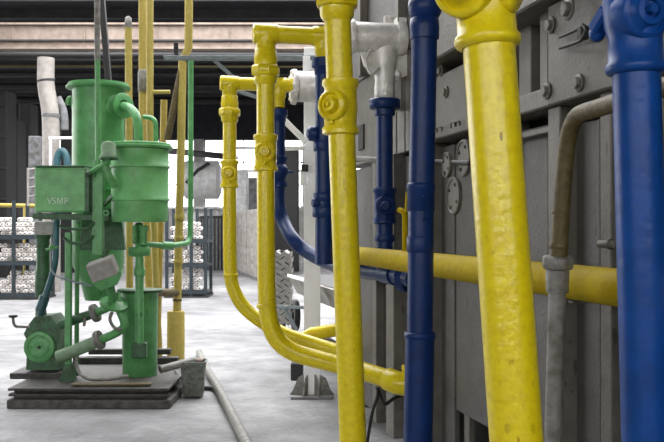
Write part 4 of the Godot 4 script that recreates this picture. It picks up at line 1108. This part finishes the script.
# ---------------------------------------------------------------- far end of the hall
func build_far_things() -> void:
	# row of grey panels standing along the aisle
	var t := thing("panel_row", "row of tall grey steel panels standing along the aisle", "partition", W(27, 3.3, 0))
	for k in 8:
		var u := 24.2 + k * 1.32
		part(t, "panel", wbox(mb(), u, u + 1.28, 3.2, 3.4, 0.05, 1.92, 0.01), M.panel_row if k < 6 else M.panel_row)
		part(t, "rib", wbox(mb(), u + 1.0, u + 1.06, 3.16, 3.22, 0.05, 1.92, 0.005), M.panel_row)
	part(t, "sill", wbox(mb(), 24.1, 34.9, 3.14, 3.42, 0.0, 0.07, 0.005), M.machine_grey)
	# dark ribbed cylinder cabinet at the end of that row
	var dc := P(211, 264, 30)
	t = thing("storage_drum", "big dark ribbed vertical drum at the end of the grey panel row", "drum", Vector3(dc.x, 0, -30.5))
	var pr := [[0, 0], [0, 0.5]]
	for k in 12:
		pr.append([0.06 + k * 0.14, 0.5]); pr.append([0.12 + k * 0.14, 0.5])
	pr.append([1.75, 0.5]); pr.append([1.8, 0.44]); pr.append([1.8, 0])
	part(t, "shell", mb().lathe(Vector3(dc.x, 0, -30.5), UP, pr, 28), M.steel_dark)
	for k in 14:
		var a := PI * k / 13.0
		part(t, "stave", mb().box(Vector3(dc.x + cos(a) * 0.5, 0.87, -30.5 + sin(a) * 0.5), Vector3(0.05, 1.7, 0.05), Basis(UP, -a), 0.006), M.machine_grey)
	# pale machine with grey tank by the far windows
	t = thing("pale_machine", "pale machine with round grey vessel beneath the far windows", "machine", P(205, 262, 34) * Vector3(1, 0, 1))
	part(t, "vessel", mb().lathe(P(221, 180, 34), Vector3(-1, 0, 0), [[0, 0], [0, 0.5], [0.1, 0.72], [1.3, 0.72], [1.45, 0.5], [1.5, 0]], 28), M.machine_white)
	part(t, "bench", mb().box(P(199.5, 236, 34) , Vector3(1.3, 1.9, 0.9), Basis(), 0.03), M.machine_white)
	part(t, "shelf", mb().box(P(199.5, 208, 33.6), Vector3(1.36, 0.1, 1.0), Basis(), 0.02), M.machine_white)
	part(t, "leg", mb().box(Vector3(P(190, 250, 34).x, 0.8, -34), Vector3(0.12, 1.6, 0.12)), M.machine_grey)
	part(t, "leg", mb().box(Vector3(P(216, 250, 34).x, 0.8, -34), Vector3(0.12, 1.6, 0.12)), M.machine_grey)
	part(t, "lever", mb().tube([P(186, 183, 33.3), P(198, 170, 33.3), P(209, 163, 33.3)], 0.06, 10), M.steel_dark)
	# slanting flue under the windows
	solo("flue_pipe", "long dark flue pipe sloping under the far windows", "pipe", P(200, 156, 36), mb().tube([P(150, 149, 36), P(190, 153, 36), P(232, 157, 36), P(236, 157.5, 45.0)], 0.13, 14), M.machine_grey)
	# cabinets standing behind the panel row
	for q in [[237.0, 248.0, 171.0, 32.0, "white_cabinet", "tall white cabinet showing above the grey panel row", 0], [249.0, 261.0, 178.0, 31.6, "switch_cabinet", "dark cabinet close to the white one above the grey panels", 1], [272.0, 299.0, 150.0, 29.5, "switch_cabinet", "big black cabinet behind the navy ball valve", 2]]:
		var ca := P(q[0], q[2], q[3])
		var cb := P(q[1], q[2], q[3])
		var cm: Material = [M.machine_white, M.machine_grey, M.black][q[6]]
		t = thing(q[4], q[5], "cabinet", Vector3((ca.x + cb.x) / 2, 0, ca.z))
		part(t, "case", mb().box(Vector3((ca.x + cb.x) / 2, ca.y / 2, ca.z), Vector3(cb.x - ca.x, ca.y, 0.5), Basis(), 0.02), cm)
		part(t, "door", mb().box(Vector3((ca.x + cb.x) / 2, ca.y / 2, ca.z + 0.26), Vector3((cb.x - ca.x) * 0.9, ca.y * 0.96, 0.02), Basis(), 0.005), cm)
	t = thing("pipe_gantry", "thin white pipe gantry behind the second yellow riser", "gantry", P(250, 210, 33) * Vector3(1, 0, 1))
	part(t, "cross_bar", mb().bar(P(234, 148, 33), P(312, 148, 33), 0.1, 0.1, UP, 0.01), M.white_paint)
	part(t, "cross_bar", mb().bar(P(234, 171, 33), P(312, 171, 33), 0.1, 0.1, UP, 0.01), M.white_paint)
	for x in [235.0, 266.0, 311.0]:
		part(t, "post", mb().bar(Vector3(P(x, 140, 33).x, 0, -33), P(x, 140, 33), 0.1, 0.1, Vector3(1, 0, 0), 0.01), M.white_paint)
	# big pale duct at the other side
	t = thing("air_duct", "pale round air duct with clamp bands rising behind the control box", "duct", P(50, 240, 20) * Vector3(1, 0, 1))
	part(t, "duct", mb().tube(spline([Vector3(P(52, 262, 20).x, 0, -20), P(51, 170, 20), P(51, 135, 20), P(50, 110, 20), P(46, 85, 20), P(46, 58, 20)], 5), 0.185, 22), M.duct)
	part(t, "clamp_band", mb().tube([P(51, 114, 20), P(51, 117.5, 20)], 0.195, 22), M.machine_grey)
	part(t, "clamp_band", mb().tube([P(46, 80, 20), P(46.3, 82, 20)], 0.195, 22), M.black)
	part(t, "side_branch", mb().tube(spline([P(64, 130, 20.2), P(63, 112, 20.2), P(57, 98, 20.2)], 5), 0.1, 14), M.machine_grey)
	part(t, "guard_bar", mb().tube([P(49, 138, 19.6), P(76, 138, 19.6)], 0.03, 10), M.white_paint)
	for x in [50.5, 74.0]: part(t, "guard_post", mb().tube([P(x, 138, 19.6), P(x, 176, 19.6)], 0.03, 10), M.white_paint)
	part(t, "hose_bend", mb().tube(spline([P(57, 185, 19.6), P(57, 160, 19.6), P(62, 151, 19.6), P(67, 160, 19.6), P(67, 185, 19.6)], 6), 0.08, 14), M.teal, "dull teal hose bend")
	part(t, "bracket", mb().box(P(60, 182, 19.7), Vector3(0.5, 0.12, 0.3), Basis(), 0.01), M.machine_grey)
	# white sheds behind the duct
	t = thing("white_cabinet", "grey cabinet standing next to the round air duct", "cabinet", Vector3(P(40, 200, 22).x, 0, -22))
	part(t, "case", mb().box(Vector3(P(38, 200, 22).x, 1.8, -22), Vector3(0.28, 3.6, 0.6), Basis(), 0.02), M.machine_grey)
	part(t, "door", mb().box(Vector3(P(38, 200, 22).x, 1.8, -21.69), Vector3(0.24, 3.4, 0.02), Basis(), 0.005), M.machine_grey)
	t = thing("wire_cage", "pale wire cage standing on top of the bobbin rack", "cage", P(32, 200, 18.1))
	for k in 4: part(t, "bar", mb().tube([P(27, 170 + k * 9, 18.1), P(38, 168 + k * 9, 18.1)], 0.018, 8), M.duct)
	for x in [28.0, 37.0]: part(t, "post", mb().tube([P(x, 168, 18.1), P(x, 206, 18.1)], 0.022, 8), M.duct)
	# dark machinery lining the far side
	var n := 0
	for q in [[-6.0, 12.0, 92.0, 26.0], [13.0, 22.0, 120.0, 27.0], [23.0, 34.0, 104.0, 28.0], [64.0, 78.0, 118.0, 29.0], [-30.0, -8.0, 70.0, 25.0]]:
		var a := P(q[0], q[2], q[3])
		var b := P(q[1], q[2], q[3])
		var lab: String = ["tall dark machine tower behind the bobbin rack", "narrow dark machine tower with ledge next to the rack", "dark machine tower with banded front near the white cabinet", "dark tower behind the green tank", "wide dark tower beyond the bobbin rack"][n]
		t = thing("machine_tower", lab, "machine", Vector3((a.x + b.x) / 2, 0, a.z))
		part(t, "case", mb().box(Vector3((a.x + b.x) / 2, a.y / 2, a.z), Vector3(b.x - a.x, a.y, 0.8), Basis(), 0.03), M.black)
		for k in 6: part(t, "band", mb().box(Vector3((a.x + b.x) / 2, a.y * (k + 0.5) / 6.0, a.z + 0.42), Vector3((b.x - a.x) * 0.94, 0.06, 0.05), Basis(), 0.01), M.steel_dark)
		n += 1
	solo("hand_rail", "yellow handrail in front of the dark machine towers", "handrail", Vector3(-6.4, 0, -18.9), mb().tube([P(-12, 205, 18.9), P(38, 206, 18.9)], 0.045, 10).tube([P(25, 205, 18.9), Vector3(P(25, 205, 18.9).x, 0, -18.9)], 0.04, 10).tube([P(-10, 205, 18.9), Vector3(P(-10, 205, 18.9).x, 0, -18.9)], 0.04, 10), M.yellow_old)
	# service pipes hung under the girder
	var yy := [54.5, 60.0, 66.0, 74.0, 86.0, 100.0]
	var labs := ["grey service pipe just under the pale girder", "thin dark service pipe under the girder", "brown service pipe hung below the girder", "dark cable tray hung deep in the hall", "grey cable tray hung deep in the hall", "dark duct hung deepest in the hall"]
	for k in 6:
		var d: float = 23.5 + k * 2.2
		var a := P(-30, yy[k], d)
		var b := P(400, yy[k] + 1.0, d)
		solo("service_pipe", labs[k], "pipe", a.lerp(b, 0.5), mb().tube([a, b], [0.07, 0.05, 0.04, 0.09, 0.11, 0.14][k], 12), [M.steel_dark, M.steel_dark, M.brown_pipe, M.steel_dark, M.steel_dark, M.steel_dark][k])
